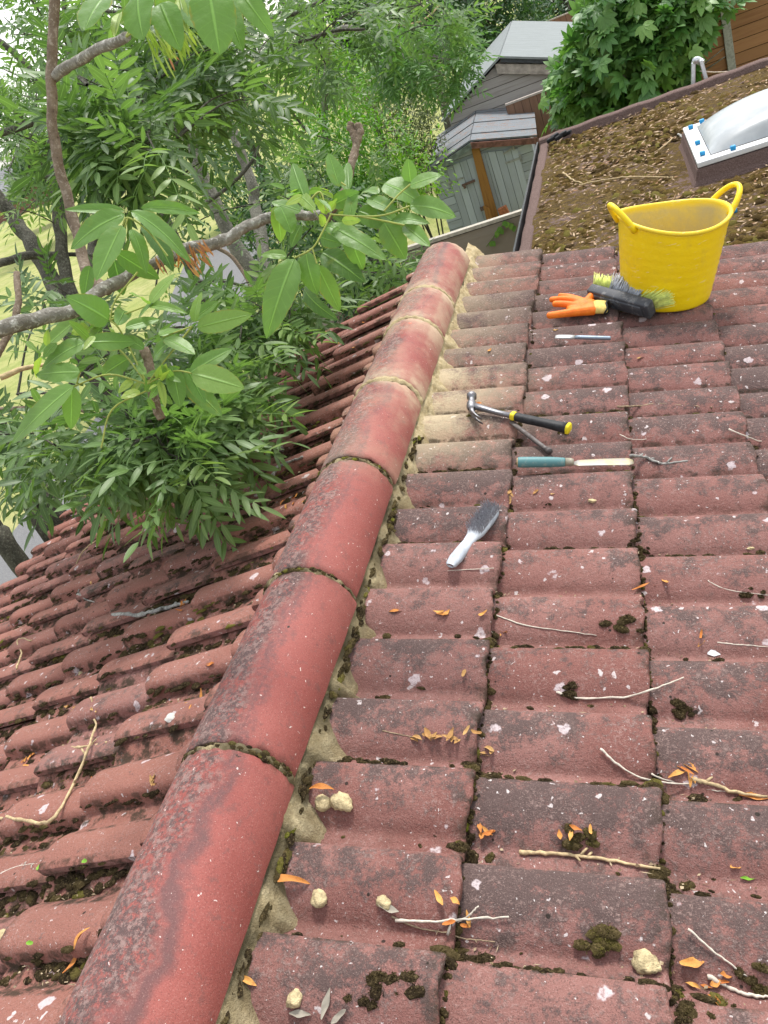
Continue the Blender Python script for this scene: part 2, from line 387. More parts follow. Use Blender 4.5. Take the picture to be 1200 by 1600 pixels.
# ridge tiles
RR, ZC, XC = 0.105, -0.006, -0.020
ends = [-0.69, -0.26, 0.175, 0.608, 1.050, 1.472, 1.900, 2.335, 2.609, 3.085]   # ridge joints
def arc(y, r, a0=-93, a1=93, n=40, wob=0.0, ph=0.0):
    return [(XC + r * math.sin(math.radians(a0 + (a1 - a0) * i / n)), y + wob * math.sin(i * 0.7 + ph), ZC + (r + (wob * 0.5 * math.sin(i * 1.9 + ph) if wob else 0)) * math.cos(math.radians(a0 + (a1 - a0) * i / n))) for i in range(n + 1)]
joints = []
for k in range(len(ends) - 1):
    y0, y1 = ends[k] + 0.006, ends[k + 1] - 0.006
    mb = MB(); rnd = random.random(); n = 40
    tilt = random.uniform(-0.002, 0.002); jx0, jx1, jz0, jz1 = random.gauss(0, 0.0028), random.gauss(0, 0.0028), random.uniform(-0.002, 0.003), random.uniform(-0.002, 0.003); chip_ = [random.uniform(0, n) for _ in range(3)]
    rows = []; ys = [y0 + 0.010, y0 + 0.003, y0, y0 + 0.0012] + list(np.linspace(y0 + 0.02, y1 - 0.02, 10)) + [y1 - 0.0012, y1, y1 - 0.003, y1 - 0.010]
    drs = [-0.014, -0.012, -0.004, -0.001] + [0] * 10 + [-0.001, -0.004, -0.012, -0.014]
    V = []; an = []; du = []; mo = []
    for i, (y, dr) in enumerate(zip(ys, drs)):
        for j, p in enumerate(arc(y, RR + dr + tilt, n=n)):
            f_ = (y - y0) / (y1 - y0); end_ = 1 if i < 3 or i > len(ys) - 4 else 0; ch_ = end_ * 0.005 * max(max(0, 1 - abs(j - c_) / 1.6) for c_ in chip_); k_ = 1 + (0.0009 * math.sin(j * 1.7 + i * 2.3 + k) + random.uniform(-0.0003, 0.0003)) / RR
            p = (p[0] * k_ + jx0 * (1 - f_) + jx1 * f_, p[1] + (ch_ if i < 4 else -ch_), p[2] * k_ + jz0 * (1 - f_) + jz1 * f_)
            V.append(p); a = (-93 + 186 * j / n) / 93; an.append(a)
            near_joint = max(math.exp(-abs(y - ends[k]) / 0.06), math.exp(-abs(y - ends[k + 1]) / 0.05))
            fresh = max(0, min(1, (y - 1.35) / 0.5))
            du.append(fresh * (0.95 * near_joint + (0.45 if abs(a) > 0.55 else 0.18)))
            mo.append((1 - fresh) * (0.9 * math.exp(-abs(y - ends[k + 1]) / 0.012) + 0.9 * math.exp(-abs(y - ends[k]) / 0.012)))
    mb.add(V, [tuple(reversed(f)) for f in grid_faces(len(ys), n + 1)], 0, rnd=rnd, ang=an, dust=du, mossy=mo)
    if k == len(ends) - 2:      # closed far end
        A_ = arc(y1 - 0.004, RR - 0.012, n=n); mb.add(A_, [tuple(range(n + 1))], 0, rnd=rnd, ang=0.5, dust=0.2, mossy=0.0)
    rt = mb.build('ridge_tile', M_RIDGE, roof)
    # mortar joint at its far end
    if k < len(ends) - 2:
        yj = ends[k + 1]; fresh = yj > 1.75
        mj = MB(); V = []; prof_j = [(-0.011, -0.003), (-0.007, 0.0015), (-0.002, 0.0032), (0.003, 0.003), (0.008, 0.0012), (0.012, -0.003)] if fresh else [(-0.008, -0.006), (-0.005, -0.001), (0.0, 0.0005), (0.005, -0.001), (0.008, -0.006)]
        nn = 90
        for (dy, dr) in prof_j:
            for j in range(nn + 1):
                a = math.radians(-92 + 184 * j / nn); ph = yj * 9
                wy = 0.003 * math.sin(j * 0.13 + ph) + 0.0012 * math.sin(j * 0.61 + ph * 2); wr = 0.0012 * math.sin(j * 0.9 + ph) + random.uniform(-0.0006, 0.0006)
                r = RR + dr + wr; V.append((XC + r * math.sin(a), yj + dy * (1 + 0.3 * math.sin(j * 0.17 + ph)) + wy, ZC + r * math.cos(a)))
        mj.add(V, [tuple(reversed(f)) for f in grid_faces(len(prof_j), nn + 1)], 0, old=0.0 if fresh else 0.75)
        mj.build('mortar_joint', M_MORTAR, rt)
# mortar bedding under both edges of the ridge
for side in (1, -1):
    mb = MB(); V = []; old = []
    ys = np.arange(-0.75, 3.29, 0.008); hn = np.zeros(9)
    o_ = 0.0 if side > 0 else 0.036
    sec = [(0.055 + o_, 0.040), (0.070 + o_, 0.036), (0.080 + o_, 0.029), (0.086 + o_, 0.022), (0.092 + o_, 0.013), (0.097 + o_, 0.005), (0.102 + o_, -0.005), (0.109 + o_, -0.018), (0.121 + o_, -0.038)]
    for y in ys:
        qq = (YV + 0.15 - y) % 0.3 if side > 0 else (y - YV) % 0.3
        pan = 1 - min(1.0, float(prof([qq])[0]) / 0.026); pan = pan ** 0.7
        w2 = 0.5 + 0.5 * math.sin(y * 42 + 0.6) * math.sin(y * 17); pid = int((YV - y + (0.02 if side > 0 else 0.0)) / 0.15); w3 = (0.0, 1.15, 0.35, 0.8, 0.1, 1.3, 0.6, 0.25, 1.0, 0.05, 0.7)[(pid * 7 + 3) % 11]
        for i, (d, h) in enumerate(sec):
            k_ = i / 8.0; hn[i] = 0.6 * hn[i] + random.gauss(0, 0.0026)
            d2 = d + k_ * ((0.022 if y > 1.6 else 0.014) * pan * (0.1 + 1.2 * w3) + 0.008 * w2 + random.uniform(-0.0012, 0.0012)) + hn[i] * k_; h2 = h - 0.012 + hn[(i * 5) % 9]
            V.append(((RS if side > 0 else LS)(d2, y, h2 - 0.012))[:]); old.append(0.95 * max(0, min(1, (1.75 - y) / 0.3)) * (1 - 0.45 * pan) * (1 - 0.35 * k_))
    F = grid_faces(len(ys), len(sec)); F = F if side < 0 else [tuple(reversed(f)) for f in F]
    mb.add(V, F, 0, old=old); mb.build('mortar_bedding', M_MORTAR, roof)

# ------------------------------------------------------------------ setting on the ground
ZG = -3.1
def ground_material():
    m = Mat('dry_grass', 0.95, 0.1)
    n = m.noise(0.35, 5, 0.6); f = m.noise(30, 5, 0.7); d = m.noise(3, 4, 0.6)
    c = m.mix(m.ramp(n, 0.35, 0.65), (0.30, 0.33, 0.105), (0.40, 0.38, 0.17))
    c = m.mix(m.ramp(d, 0.40, 0.65, 0, 0.6), c, (0.20, 0.25, 0.07))
    c = m.mix(m.ramp(f, 0.42, 0.3, 0, 0.5), c, (0.14, 0.17, 0.05))
    m.col(c); m.bump(f, 0.03); return m.m
mb = MB(); gx = np.concatenate([np.linspace(-900, -40, 8), np.linspace(-30, 30, 13), np.linspace(40, 900, 8)]); gy = np.concatenate([np.linspace(-60, -10, 4), np.linspace(-5, 60, 27), np.linspace(80, 1200, 10)])
V = []
for y in gy:
    for x in gx:
        r = math.hypot(x, y); V.append((x, y, ZG + (0.04 * math.sin(x * 0.5) * math.sin(y * 0.37) if r < 60 else 0.0) - (0 if r < 60 else 0.0)))
mb.add(V, [tuple(reversed(f)) for f in grid_faces(len(gy), len(gx))][::1])
g = mb.build('grass_field', ground_material()); g.data.flip_normals(); tag(g, 'pale dry grass field stretching away beyond the trees', None, None, 'structure')
m = Mat('grey_asphalt', 0.9, 0.2)
m.col(m.mix(m.ramp(m.noise(60, 5, 0.7), 0.35, 0.65), (0.14, 0.14, 0.145), (0.20, 0.198, 0.195))); m.bump(m.noise(200, 3), 0.004)
mb = MB()
pe = [(-6.6, -6), (-6.5, 3), (-6.35, 7.5), (-6.5, 11), (-7.2, 15), (-8.5, 20), (-10.5, 27)]
pw = [(-8.2, -6), (-8.2, 3), (-8.0, 6.8), (-8.2, 8.4), (-8.9, 12), (-9.9, 16), (-11.6, 21), (-13.6, 28)][:7]
E_ = smooth_path([(x, y, ZG + 0.055) for x, y in pe], 6); W_ = smooth_path([(x, y, ZG + 0.055) for x, y in pw], 6)
k = min(len(E_), len(W_)); V = []
for a, b in zip(E_[:k], W_[:k]):
    for t in (0, 0.33, 0.66, 1): V.append(tuple(a * (1 - t) + b * t))
mb.add(V, grid_faces(k, 4)); p_ = mb.build('path', m.m, None, True); tag(p_, 'grey tarmac path curving through the grass left of the roof', None, None, 'structure')
if p_.data.polygons[0].normal.z < 0: p_.data.flip_normals()
if g.data.polygons[0].normal.z < 0: g.data.flip_normals()

# walls of the building below the roof
def brick_material(name, c1, c2, mortar):
    m = Mat(name, 0.9, 0.2)
    b = m.N.new('ShaderNodeTexBrick'); b.inputs['Scale'].default_value = 4.4; b.inputs['Color1'].default_value = (*c1, 1); b.inputs['Color2'].default_value = (*c2, 1); b.inputs['Mortar'].default_value = (*mortar, 1)
    b.inputs['Mortar Size'].default_value = 0.02
    sx = m.sep(); cb = m.N.new('ShaderNodeCombineXYZ'); m.link(m.math('ADD', sx[0], sx[1]), cb.inputs[0]); m.link(sx[2], cb.inputs[1])
    m.link(cb.outputs[0], b.inputs['Vector']); m.col(m.mix(m.ramp(m.noise(20, 5), 0.4, 0.7, 0, 0.4), b.outputs[0], (0.12, 0.08, 0.06)))
    m.bump(b.outputs[1], -0.004); return m.m
M_BRICK = brick_material('red_brick', (0.26, 0.09, 0.06), (0.20, 0.08, 0.055), (0.35, 0.32, 0.28))
mb = MB()
LX, RX = -2.25, 2.15
prof_w = [(LX, ZG), (RX, ZG), (RX, RX * -SA / CA - 0.075), (0, -0.075), (LX, LX * SA / CA - 0.075)]
prism(mb, [(x, -1.0, z) for x, z in prof_w], (0, 4.16, 0))
mb.build('gable_wall', M_BRICK, roof, False)
mb = MB()   # fascia and gutter board along the left eaves, barge board at the gable
a_ = LS(2.46, 0, -0.075); prism(mb, [(a_.x, -1.0, a_.z - 0.16), (a_.x + 0.022, -1.0, a_.z - 0.16), (a_.x + 0.022, -1.0, a_.z), (a_.x, -1.0, a_.z)], (0, 4.2, 0))
mb.build('fascia', simple('white_fascia', (0.62, 0.60, 0.55), 0.5), roof, False)
mb = MB()
q0, q1 = LS(0.02, 3.205, -0.058), LS(2.45, 3.205, -0.058)
prism(mb, [q0, q1, q1 - Vector((0, 0, 0.14)), q0 - Vector((0, 0, 0.14))], (0, 0.03, 0)); q0, q1 = RS(0.02, 3.205, -0.058), RS(2.3, 3.205, -0.058)
prism(mb, [q0, q1, q1 - Vector((0, 0, 0.14)), q0 - Vector((0, 0, 0.14))], (0, 0.03, 0)); mb.build('barge_board', simple('grey_barge_board', (0.30, 0.28, 0.25), 0.8), roof, False)

# ------------------------------------------------------------------ flat roof beyond the verge
ZF = -0.55
def felt_material():
    m = Mat('mossy_mineral_felt', 0.95, 0.1)
    n = m.noise(3.2, 6, 0.7); f = m.noise(24, 6, 0.75); g = m.noise(160, 4, 0.75)
    felt = m.mix(m.ramp(g, 0.35, 0.65), (0.15, 0.100, 0.088), (0.26, 0.180, 0.160))
    mo = m.math('ADD', m.math('MULTIPLY', n, 0.9), m.math('MULTIPLY', f, 0.9))
    moss = m.mix(m.ramp(f, 0.38, 0.62), (0.065, 0.042, 0.018), (0.15, 0.100, 0.028))
    moss = m.mix(m.ramp(g, 0.52, 0.68, 0, 0.7), moss, (0.27, 0.17, 0.08))
    c = m.mix(m.math('MULTIPLY', m.attr('top'), m.ramp(mo, 0.74, 0.88)), felt, moss)
    m.col(c); m.bump(m.math('ADD', m.math('MULTIPLY', f, 2.0), g), 0.012); return m.m
M_FELT = felt_material()
ext = empty('flat_roof_extension', (1.6, 5.4, ZF), 'flat felt roof covered with brown moss and litter beyond the tiled verge', 'flat roof')
X0, X1, Y0, Y1 = 0.02, 3.4, 3.26, 7.56
mb = MB(); xs = np.linspace(X0 + 0.06, X1, 40); ys = np.linspace(Y0, Y1 - 0.1, 50); V = []
for y in ys:
    for x in xs: V.append((x, y, ZF + 0.008 * math.sin(x * 3 + y * 1.3) + 0.006 * math.sin(y * 5.1 - x * 2) + random.uniform(-0.002, 0.002)))
mb.add(V, [tuple(f) for f in grid_faces(len(ys), len(xs))], 0, top=1.0); d_ = mb.build('roof_deck', M_FELT, ext)
if d_.data.polygons[0].normal.z < 0: d_.data.flip_normals()
def curb(mb, p, q, wdt, h, z):
    """rounded felt kerb along p-q"""
    p = Vector((*p, z)); q = Vector((*q, z)); t = (q - p).normalized(); n_ = Vector((-t.y, t.x, 0)); N = 40; V = []
    sec = [(-wdt / 2, -0.02), (-wdt / 2 + 0.008, h * 0.8), (-wdt / 4, h), (wdt / 4, h), (wdt / 2 - 0.008, h * 0.85), (wdt / 2, -0.16)]
    for i in range(N + 1):
        c0 = p.lerp(q, i / N); wz = 0.004 * math.sin(i * 1.7) + random.uniform(-0.002, 0.002)
        for a, b in sec: V.append((c0 + n_ * (a + random.uniform(-0.002, 0.002)) + Vector((0, 0, b + wz)))[:])
    mb.add(V, grid_faces(N + 1, len(sec)), 0, top=0.0)
mb = MB(); curb(mb, (X1, Y1 - 0.05), (X0, Y1 - 0.05), 0.13, 0.055, ZF); mb.build('kerb_upstand', M_FELT, ext)
mb = MB(); curb(mb, (X0 + 0.04, Y1), (X0 + 0.04, Y0), 0.085, 0.012, ZF); mb.build('kerb_upstand', M_FELT, ext)
mb = MB(); prism(mb, [(X0 - 0.03, Y0, ZF - 0.16), (X0 - 0.018, Y0, ZF - 0.16), (X0 - 0.018, Y0, ZF + 0.022), (X0 - 0.03, Y0, ZF + 0.022)], (0, Y1 - Y0, 0))
mb.build('fascia', simple('black_fascia', (0.025, 0.026, 0.028), 0.5), ext, False)
mb = MB(); prism(mb, [(X0 + 0.0, Y0 + 0.01, ZG), (X1, Y0 + 0.01, ZG), (X1, Y1 - 0.13, ZG), (X0 + 0.0, Y1 - 0.13, ZG)], (0, 0, -ZG + ZF - 0.03)); mb.build('wall', M_BRICK, ext, False)
# black scrap of felt on the back corner
mb = MB()
for i in range(5):
    c0 = np.array([0.13 + 0.035 * i, 7.33 + 0.02 * math.sin(i * 2), ZF + 0.05]); box(mb, c0 + np.array([0, 0, 0.012 * (i % 2)]), 0.07, 0.05, 0.03, [Vector((1, 0.3 * math.sin(i), 0.2)).normalized(), Vector((-0.3 * math.sin(i), 1, 0)).normalized(), (0, 0, 1)], bev=0.008)
tag(mb.build('rag', simple('black_rag', (0.012, 0.012, 0.014), 0.7), None), 'small crumpled black rag on the corner of the mossy flat roof', 'rag')

# skylight: felted kerb, white frame with blue caps, clear dome
sky_t = empty('skylight', (1.75, 5.45, ZF), 'domed skylight in a white frame with blue fixing caps on the mossy roof', 'skylight')
sx0, sx1, sy0, sy1, sz = 1.082, 2.10, 5.02, 5.95, -0.452
mb = MB(); V = []
for (ex, ez) in ((0.05, ZF - 0.02), (0.022, ZF + 0.02), (0.006, sz - 0.02), (-0.03, sz - 0.02)):
    V += [(sx0 - ex, sy0 - ex, ez), (sx1 + ex, sy0 - ex, ez), (sx1 + ex, sy1 + ex, ez), (sx0 - ex, sy1 + ex, ez)]
mb.add(V, grid_faces(4, 4, True), 0, top=0.0); mb.build('kerb', M_FELT, sky_t, False)
M_WHITE = simple('white_plastic_frame', (0.66, 0.67, 0.68), 0.35, 0.08, 12)
mb = MB(); fw = 0.085
for (cx_, cy_, ax, ay) in (((sx0 + sx1) / 2, sy0 + fw / 2, sx1 - sx0, fw), ((sx0 + sx1) / 2, sy1 - fw / 2, sx1 - sx0, fw), (sx0 + fw / 2, (sy0 + sy1) / 2, fw, sy1 - sy0 - 2 * fw), (sx1 - fw / 2, (sy0 + sy1) / 2, fw, sy1 - sy0 - 2 * fw)):
    box(mb, (cx_, cy_, sz), ax - 0.002, ay - 0.002, 0.03, bev=0.006)
mb.build('frame', M_WHITE, sky_t, False)
m = Mat('clouded_acrylic_dome', 0.25, 0.6); m.col(m.mix(m.ramp(m.noise(6, 5, 0.6), 0.35, 0.7), (0.38, 0.405, 0.42), (0.50, 0.525, 0.54)))
m.b.inputs['Transmission Weight'].default_value = 0.25
mb = MB(); V = []; nd = 24
for j in range(nd + 1):
    for i in range(nd + 1):
        u, v = 2 * i / nd - 1, 2 * j / nd - 1
        h = 0.125 * (max(0, (1 - u ** 2)) * max(0, (1 - v ** 4))) ** 0.62
        V.append(((sx0 + sx1) / 2 + u * ((sx1 - sx0) / 2 - fw), (sy0 + sy1) / 2 + v * ((sy1 - sy0) / 2 - fw), sz + 0.0165 + h))
mb.add(V, grid_faces(nd + 1, nd + 1)); o = mb.build('dome', m.m, sky_t)
if o.data.polygons[300].normal.z < 0: o.data.flip_normals()
M_BLUE = simple('blue_fixing_cap', (0.02, 0.27, 0.55), 0.4, 0.1)
for (cx_, cy_) in ((sx0 + 0.045, sy0 + 0.13), (sx0 + 0.045, sy0 + 0.40), (sx0 + 0.045, sy1 - 0.10), (sx0 + 0.20, sy0 + 0.042), (sx0 + 0.52, sy0 + 0.042), (sx0 + 0.12, sy1 - 0.042)):
    mb = MB(); box(mb, (cx_, cy_, sz + 0.027), 0.030, 0.030, 0.024, bev=0.007); mb.build('fixing_cap', M_BLUE, sky_t)
mb = MB(); c0 = np.array([1.02, 3.62, ZF + 0.012]); box(mb, atz(1146, 329, ZF + 0.015), 0.035, 0.035, 0.025, bev=0.008)
tag(mb.build('blue_cap', M_BLUE), 'loose blue plastic cap lying in moss right of the yellow tub', 'plastic cap')

# ------------------------------------------------------------------ things lying on the right slope
EX, EY, EN = Vector((CA, 0, -SA)), Vector((0, 1, 0)), NR
ROWS = [EX[:], EY[:], EN[:]]
def loc(V):      # (d, y, h) on the right slope -> world
    return np.asarray(V, dtype=float).reshape(-1, 3) @ np.array(ROWS)
def w1(d, y, h=0.0): return loc([(d, y, h)])[0]

# yellow flexible tub
tub = empty('flexible_tub', w1(0.808, 2.690), 'yellow flexible rubber tub with two loop handles standing on the roof tiles', 'tub')
m = Mat('yellow_rubber', 0.42, 0.4)
zz = m.sep()[2]
gr = m.math('MULTIPLY', m.ramp(m.noise(14, 6, 0.7), 0.5, 0.72), 0.55)
c = m.mix(m.ramp(m.noise(5, 4), 0.3, 0.7), (0.86, 0.60, 0.003), (0.92, 0.67, 0.006))
c = m.mix(m.math('MULTIPLY', gr, 0.6), c, (0.62, 0.44, 0.06)); c = m.mix(m.ramp(m.noise(30, 3, 0.5, m.scale(1, 1, 6)), 0.64, 0.72, 0, 0.5), c, (0.80, 0.70, 0.35))
c = m.mix(m.math('MULTIPLY', m.attr('inside'), m.ramp(m.noise(9, 5, 0.7), 0.15, 0.75, 0.35, 0.95)), c, (0.50, 0.42, 0.24))
m.col(c); m.bump(m.noise(90, 3), 0.0012); M_YEL = m.m
TC = (0.808, 2.690)
def tubr(h): return 0.142 + 0.029 * (h / 0.285) ** 0.9
def rimz(a): return 0.278 + 0.012 * math.cos(2 * (a - 0.35))
NA = 72; V = []; ins = []
hs_ = [0.0, 0.004, 0.012] + [0.012 + 0.95 * (i + 1) / 26 * 0.266 for i in range(26)]
for h in hs_:
    for j in range(NA):
        a = 2 * math.pi * j / NA; top = h / 0.265 * rimz(a) if h > 0.02 else h
        rib = 0.0011 * (1 if int(h / 0.0095) % 3 == 0 and h > 0.03 else 0)
        r = (tubr(top) if h > 0.005 else 0.137 + h) + rib + 0.0016 * math.sin(3 * a + 1); V.append((TC[0] + r * math.cos(a) * 1.02, TC[1] + r * math.sin(a) * 0.98, top + 0.002)); ins.append(0)
sec = [(0.000, 0.004), (0.006, 0.006), (0.0075, 0.011), (0.005, 0.016), (0.0, 0.017), (-0.005, 0.014), (-0.006, 0.006)]
for dr, dz in sec:
    for j in range(NA):
        a = 2 * math.pi * j / NA; top = rimz(a); r = tubr(top) + dr + 0.0016 * math.sin(3 * a + 1); V.append((TC[0] + r * math.cos(a) * 1.02, TC[1] + r * math.sin(a) * 0.98, top * 0.975 + dz)); ins.append(0.15)
for i in range(14):
    t = 1 - (i + 1) / 14
    for j in range(NA):
        a = 2 * math.pi * j / NA; top = 0.008 + (rimz(a) - 0.008) * t; r = tubr(top) - 0.006 + 0.0016 * math.sin(3 * a + 1); V.append((TC[0] + r * math.cos(a) * 1.02, TC[1] + r * math.sin(a) * 0.98, top)); ins.append(1)
nr = len(V) // NA; F = grid_faces(nr, NA, True); k = len(V); V += [(TC[0], TC[1], 0.008), (TC[0], TC[1], 0.002)]; ins += [1, 0]
for j in range(NA):
    F.append(((nr - 1) * NA + j, (nr - 1) * NA + (j + 1) % NA, k)); F.append((j, k + 1, (j + 1) % NA))
mb = MB(); mb.add(loc(V), F, 0, inside=ins); mb.build('tub_body', M_YEL, tub)
for a0 in (math.radians(203), math.radians(23)):
    pts = []; rad = []
    for i in range(25):
        t = i / 24; a = a0 + (t - 0.5) * 0.74
        up = math.sin(math.pi * t) ** 0.72; r = tubr(0.28) + 0.002 + 0.044 * up; h = rimz(a) + 0.002 + 0.052 * up - 0.03 * (1 - up) * 0.6
        pts.append((TC[0] + r * math.cos(a), TC[1] + r * math.sin(a), h)); rad.append(0.0105 - 0.0015 * up)
    mb = MB(); tube(mb, [tuple(x) for x in loc(pts)], rad, 12, inside=0.0)
    mb.build('handle', M_YEL, tub)

# broom head lying on its side
def frame2(p, q):
    """unit axes along p-q on the slope, across it (away), and up"""
    u = np.array([q[0] - p[0], q[1] - p[1], 0.0]); L = np.linalg.norm(u); u /= L; v = np.array([-u[1], u[0], 0.0]); return u, v, L
br = empty('broom_head', w1(0.66, 2.60), 'dark grey broom head with grey and lime bristles lying beside orange glove', 'broom head')
p, q = (0.560, 2.660), (0.752, 2.505); u, v, L = frame2(p, q); up = np.array([0, 0, 1.0])
bdir = v * 0.88 + up * 0.47; bdir /= np.linalg.norm(bdir); nrm = np.cross(u, bdir)
if nrm[2] < 0: nrm = -nrm
O = np.array([p[0], p[1], 0.034])
m = Mat('dark_grey_plastic', 0.55, 0.3); m.col(m.mix(m.ramp(m.noise(45, 5, 0.7), 0.50, 0.68, 0, 0.7), (0.058, 0.062, 0.072), (0.22, 0.22, 0.22))); M_BLK = m.m
mb = MB(); box(mb, loc(O + u * L * 0.5)[0], L, 0.036, 0.062, [loc(u)[0], loc(bdir)[0], loc(nrm)[0]], bev=0.006)
box(mb, loc(O + u * L * 0.5 - bdir * 0.019)[0], L * 0.80, 0.010, 0.044, [loc(u)[0], loc(bdir)[0], loc(nrm)[0]], bev=0.004)
ctr = O + u * L * 0.47 - bdir * 0.0245
for rr_, hh in ((0.017, 0.006), (0.012, 0.006), (0.006, 0.004)):
    pts = [ctr + u * rr_ * math.cos(t) + nrm * rr_ * math.sin(t) - bdir * hh * 0.3 for t in np.linspace(0, 2 * math.pi, 25)]
    tube(mb, [tuple(x) for x in loc(pts)], 0.0016, 6)
mb.build('block', M_BLK, br)
def bristle_part(name, colr, spots, length, flare, rad=0.0011):
    mb = MB(); rr_ = random.Random(5)
    for (t, s_) in spots:
        b0 = O + u * (t * L) + bdir * 0.019 + nrm * (s_ * 0.014)
        for k in range(9):
            dirv = bdir + u * (flare * (t - 0.5) * 1.6 + rr_.gauss(0, 0.10)) + nrm * (0.30 * s_ + rr_.gauss(0, 0.08)); dirv /= np.linalg.norm(dirv)
            st = b0 + u * rr_.gauss(0, 0.0028) + nrm * rr_.gauss(0, 0.0028); ln = length * rr_.uniform(0.88, 1.08)
            e = st + dirv * ln; e[2] = max(e[2], 0.004); tube(mb, [tuple(x) for x in loc([st, st + dirv * ln * 0.6, e])], [rad, rad, rad * 0.6], 4)
    mb.build(name, simple(name + '_plastic', colr, 0.5, 0.25, 60), br)
lime, grey = [], []
for i in range(19):
    t = i / 18
    for s_ in (-0.9, -0.3, 0.3, 0.9): (lime if t < 0.24 or t > 0.76 else grey).append((t * 0.99 + 0.005, s_))
bristle_part('grey_bristles', (0.46, 0.48, 0.53), grey, 0.066, 0.5, 0.0015)
bristle_part('lime_bristles', (0.74, 0.84, 0.24), [x for x in lime if x[0] < 0.5], 0.052, 0.55)
bristle_part('lime_bristles', (0.74, 0.84, 0.24), [x for x in lime if x[0] > 0.5] + [(0.985, s_) for s_ in (-0.9, -0.3, 0.3, 0.9)], 0.060, 1.25)

# orange glove: fused fingers and palm
gl = empty('work_glove', w1(0.52, 2.55), 'bright orange dipped work glove with curled fingers lying beside broom head', 'glove')
m = Mat('orange_latex', 0.55, 0.4); m.col(m.mix(m.ramp(m.noise(40, 4), 0.35, 0.7), (0.80, 0.155, 0.008), (0.88, 0.22, 0.015))); m.bump(m.noise(220, 4, 0.7), 0.0015)
mb = MB()
def gtube(pts, rad): tube(mb, [tuple(x) for x in loc(smooth_path(pts, 5))], list(np.interp(np.linspace(0, 1, (len(pts) - 1) * 5 + 1), np.linspace(0, 1, len(rad)), rad)), 10)
def ball(c0, r):
    bm = bmesh.new(); bmesh.ops.create_icosphere(bm, subdivisions=2, radius=1.0)
    mb.add(loc(np.array([v_.co[:] for v_ in bm.verts]) * np.array(r) + np.array(c0)), [tuple(x.index for x in f.verts) for f in bm.faces]); bm.free()
ball((0.540, 2.578, 0.024), (0.046, 0.036, 0.021)); ball((0.565, 2.560, 0.022), (0.040, 0.036, 0.019)); ball((0.510, 2.560, 0.020), (0.035, 0.030, 0.016))
gtube([(0.530, 2.600, 0.030), (0.490, 2.625, 0.034), (0.458, 2.650, 0.030)], [0.0125, 0.0115, 0.010]); ball((0.456, 2.651, 0.030), (0.0105,) * 3)
gtube([(0.520, 2.590, 0.030), (0.475, 2.606, 0.036), (0.428, 2.622, 0.028)], [0.0125, 0.0120, 0.0105]); ball((0.427, 2.622, 0.028), (0.0108,) * 3)
gtube([(0.520, 2.565, 0.026), (0.470, 2.575, 0.030), (0.440, 2.587, 0.026)], [0.0130, 0.0125, 0.0115]); ball((0.439, 2.587, 0.026), (0.0115,) * 3)
gtube([(0.570, 2.545, 0.020), (0.520, 2.540, 0.017), (0.470, 2.526, 0.016), (0.425, 2.520, 0.013)], [0.019, 0.0165, 0.0135, 0.0125]); ball((0.424, 2.520, 0.013), (0.0126,) * 3)
gtube([(0.545, 2.600, 0.028), (0.560, 2.628, 0.036), (0.562, 2.652, 0.036)], [0.0135, 0.0135, 0.0118]); ball((0.562, 2.654, 0.036), (0.012,) * 3)
o = mb.build('hand_shell', m.m, gl)
rm = o.modifiers.new('fuse', 'REMESH'); rm.mode = 'VOXEL'; rm.voxel_size = 0.0028; rm.use_smooth_shade = True
sm = o.modifiers.new('soft', 'SMOOTH'); sm.factor = 0.5; sm.iterations = 4
mb = MB(); V = []; cuf = []
cb, cdir = np.array([0.578, 2.565, 0.022]), np.array([0.98, -0.18, 0.02])
side_ = np.cross(cdir, (0, 0, 1)); side_ /= np.linalg.norm(side_); up_ = np.cross(side_, cdir)
for i, (x, s1, s2) in enumerate(((-0.006, 0.036, 0.0215), (0.008, 0.039, 0.020), (0.022, 0.040, 0.019), (0.034, 0.041, 0.018), (0.034, 0.037, 0.0145), (0.0, 0.033, 0.012))):
    for j in range(28):
        a = 2 * math.pi * j / 28; V.append(cb + cdir * (x + 0.004 * math.sin(3 * a)) + side_ * s1 * math.cos(a) + up_ * s2 * math.sin(a) * (1 + 0.12 * math.sin(2 * a + 1)))
mb.add(loc(V), grid_faces(6, 28, True)); mb.build('cuff', simple('cream_knit_cuff', (0.68, 0.52, 0.16), 0.9, 0.15, 90, bumpd=0.001, bscale=300), gl)
mb = MB(); pts = [cb + cdir * (0.036 + 0.004 * math.sin(3 * a)) + side_ * 0.0395 * math.cos(a) + up_ * 0.017 * math.sin(a) for a in np.linspace(0, 2 * math.pi, 30)]
tube(mb, [tuple(x) for x in loc(pts)], 0.0032, 8); mb.build('hem', simple('black_hem', (0.02, 0.02, 0.02), 0.8), gl)

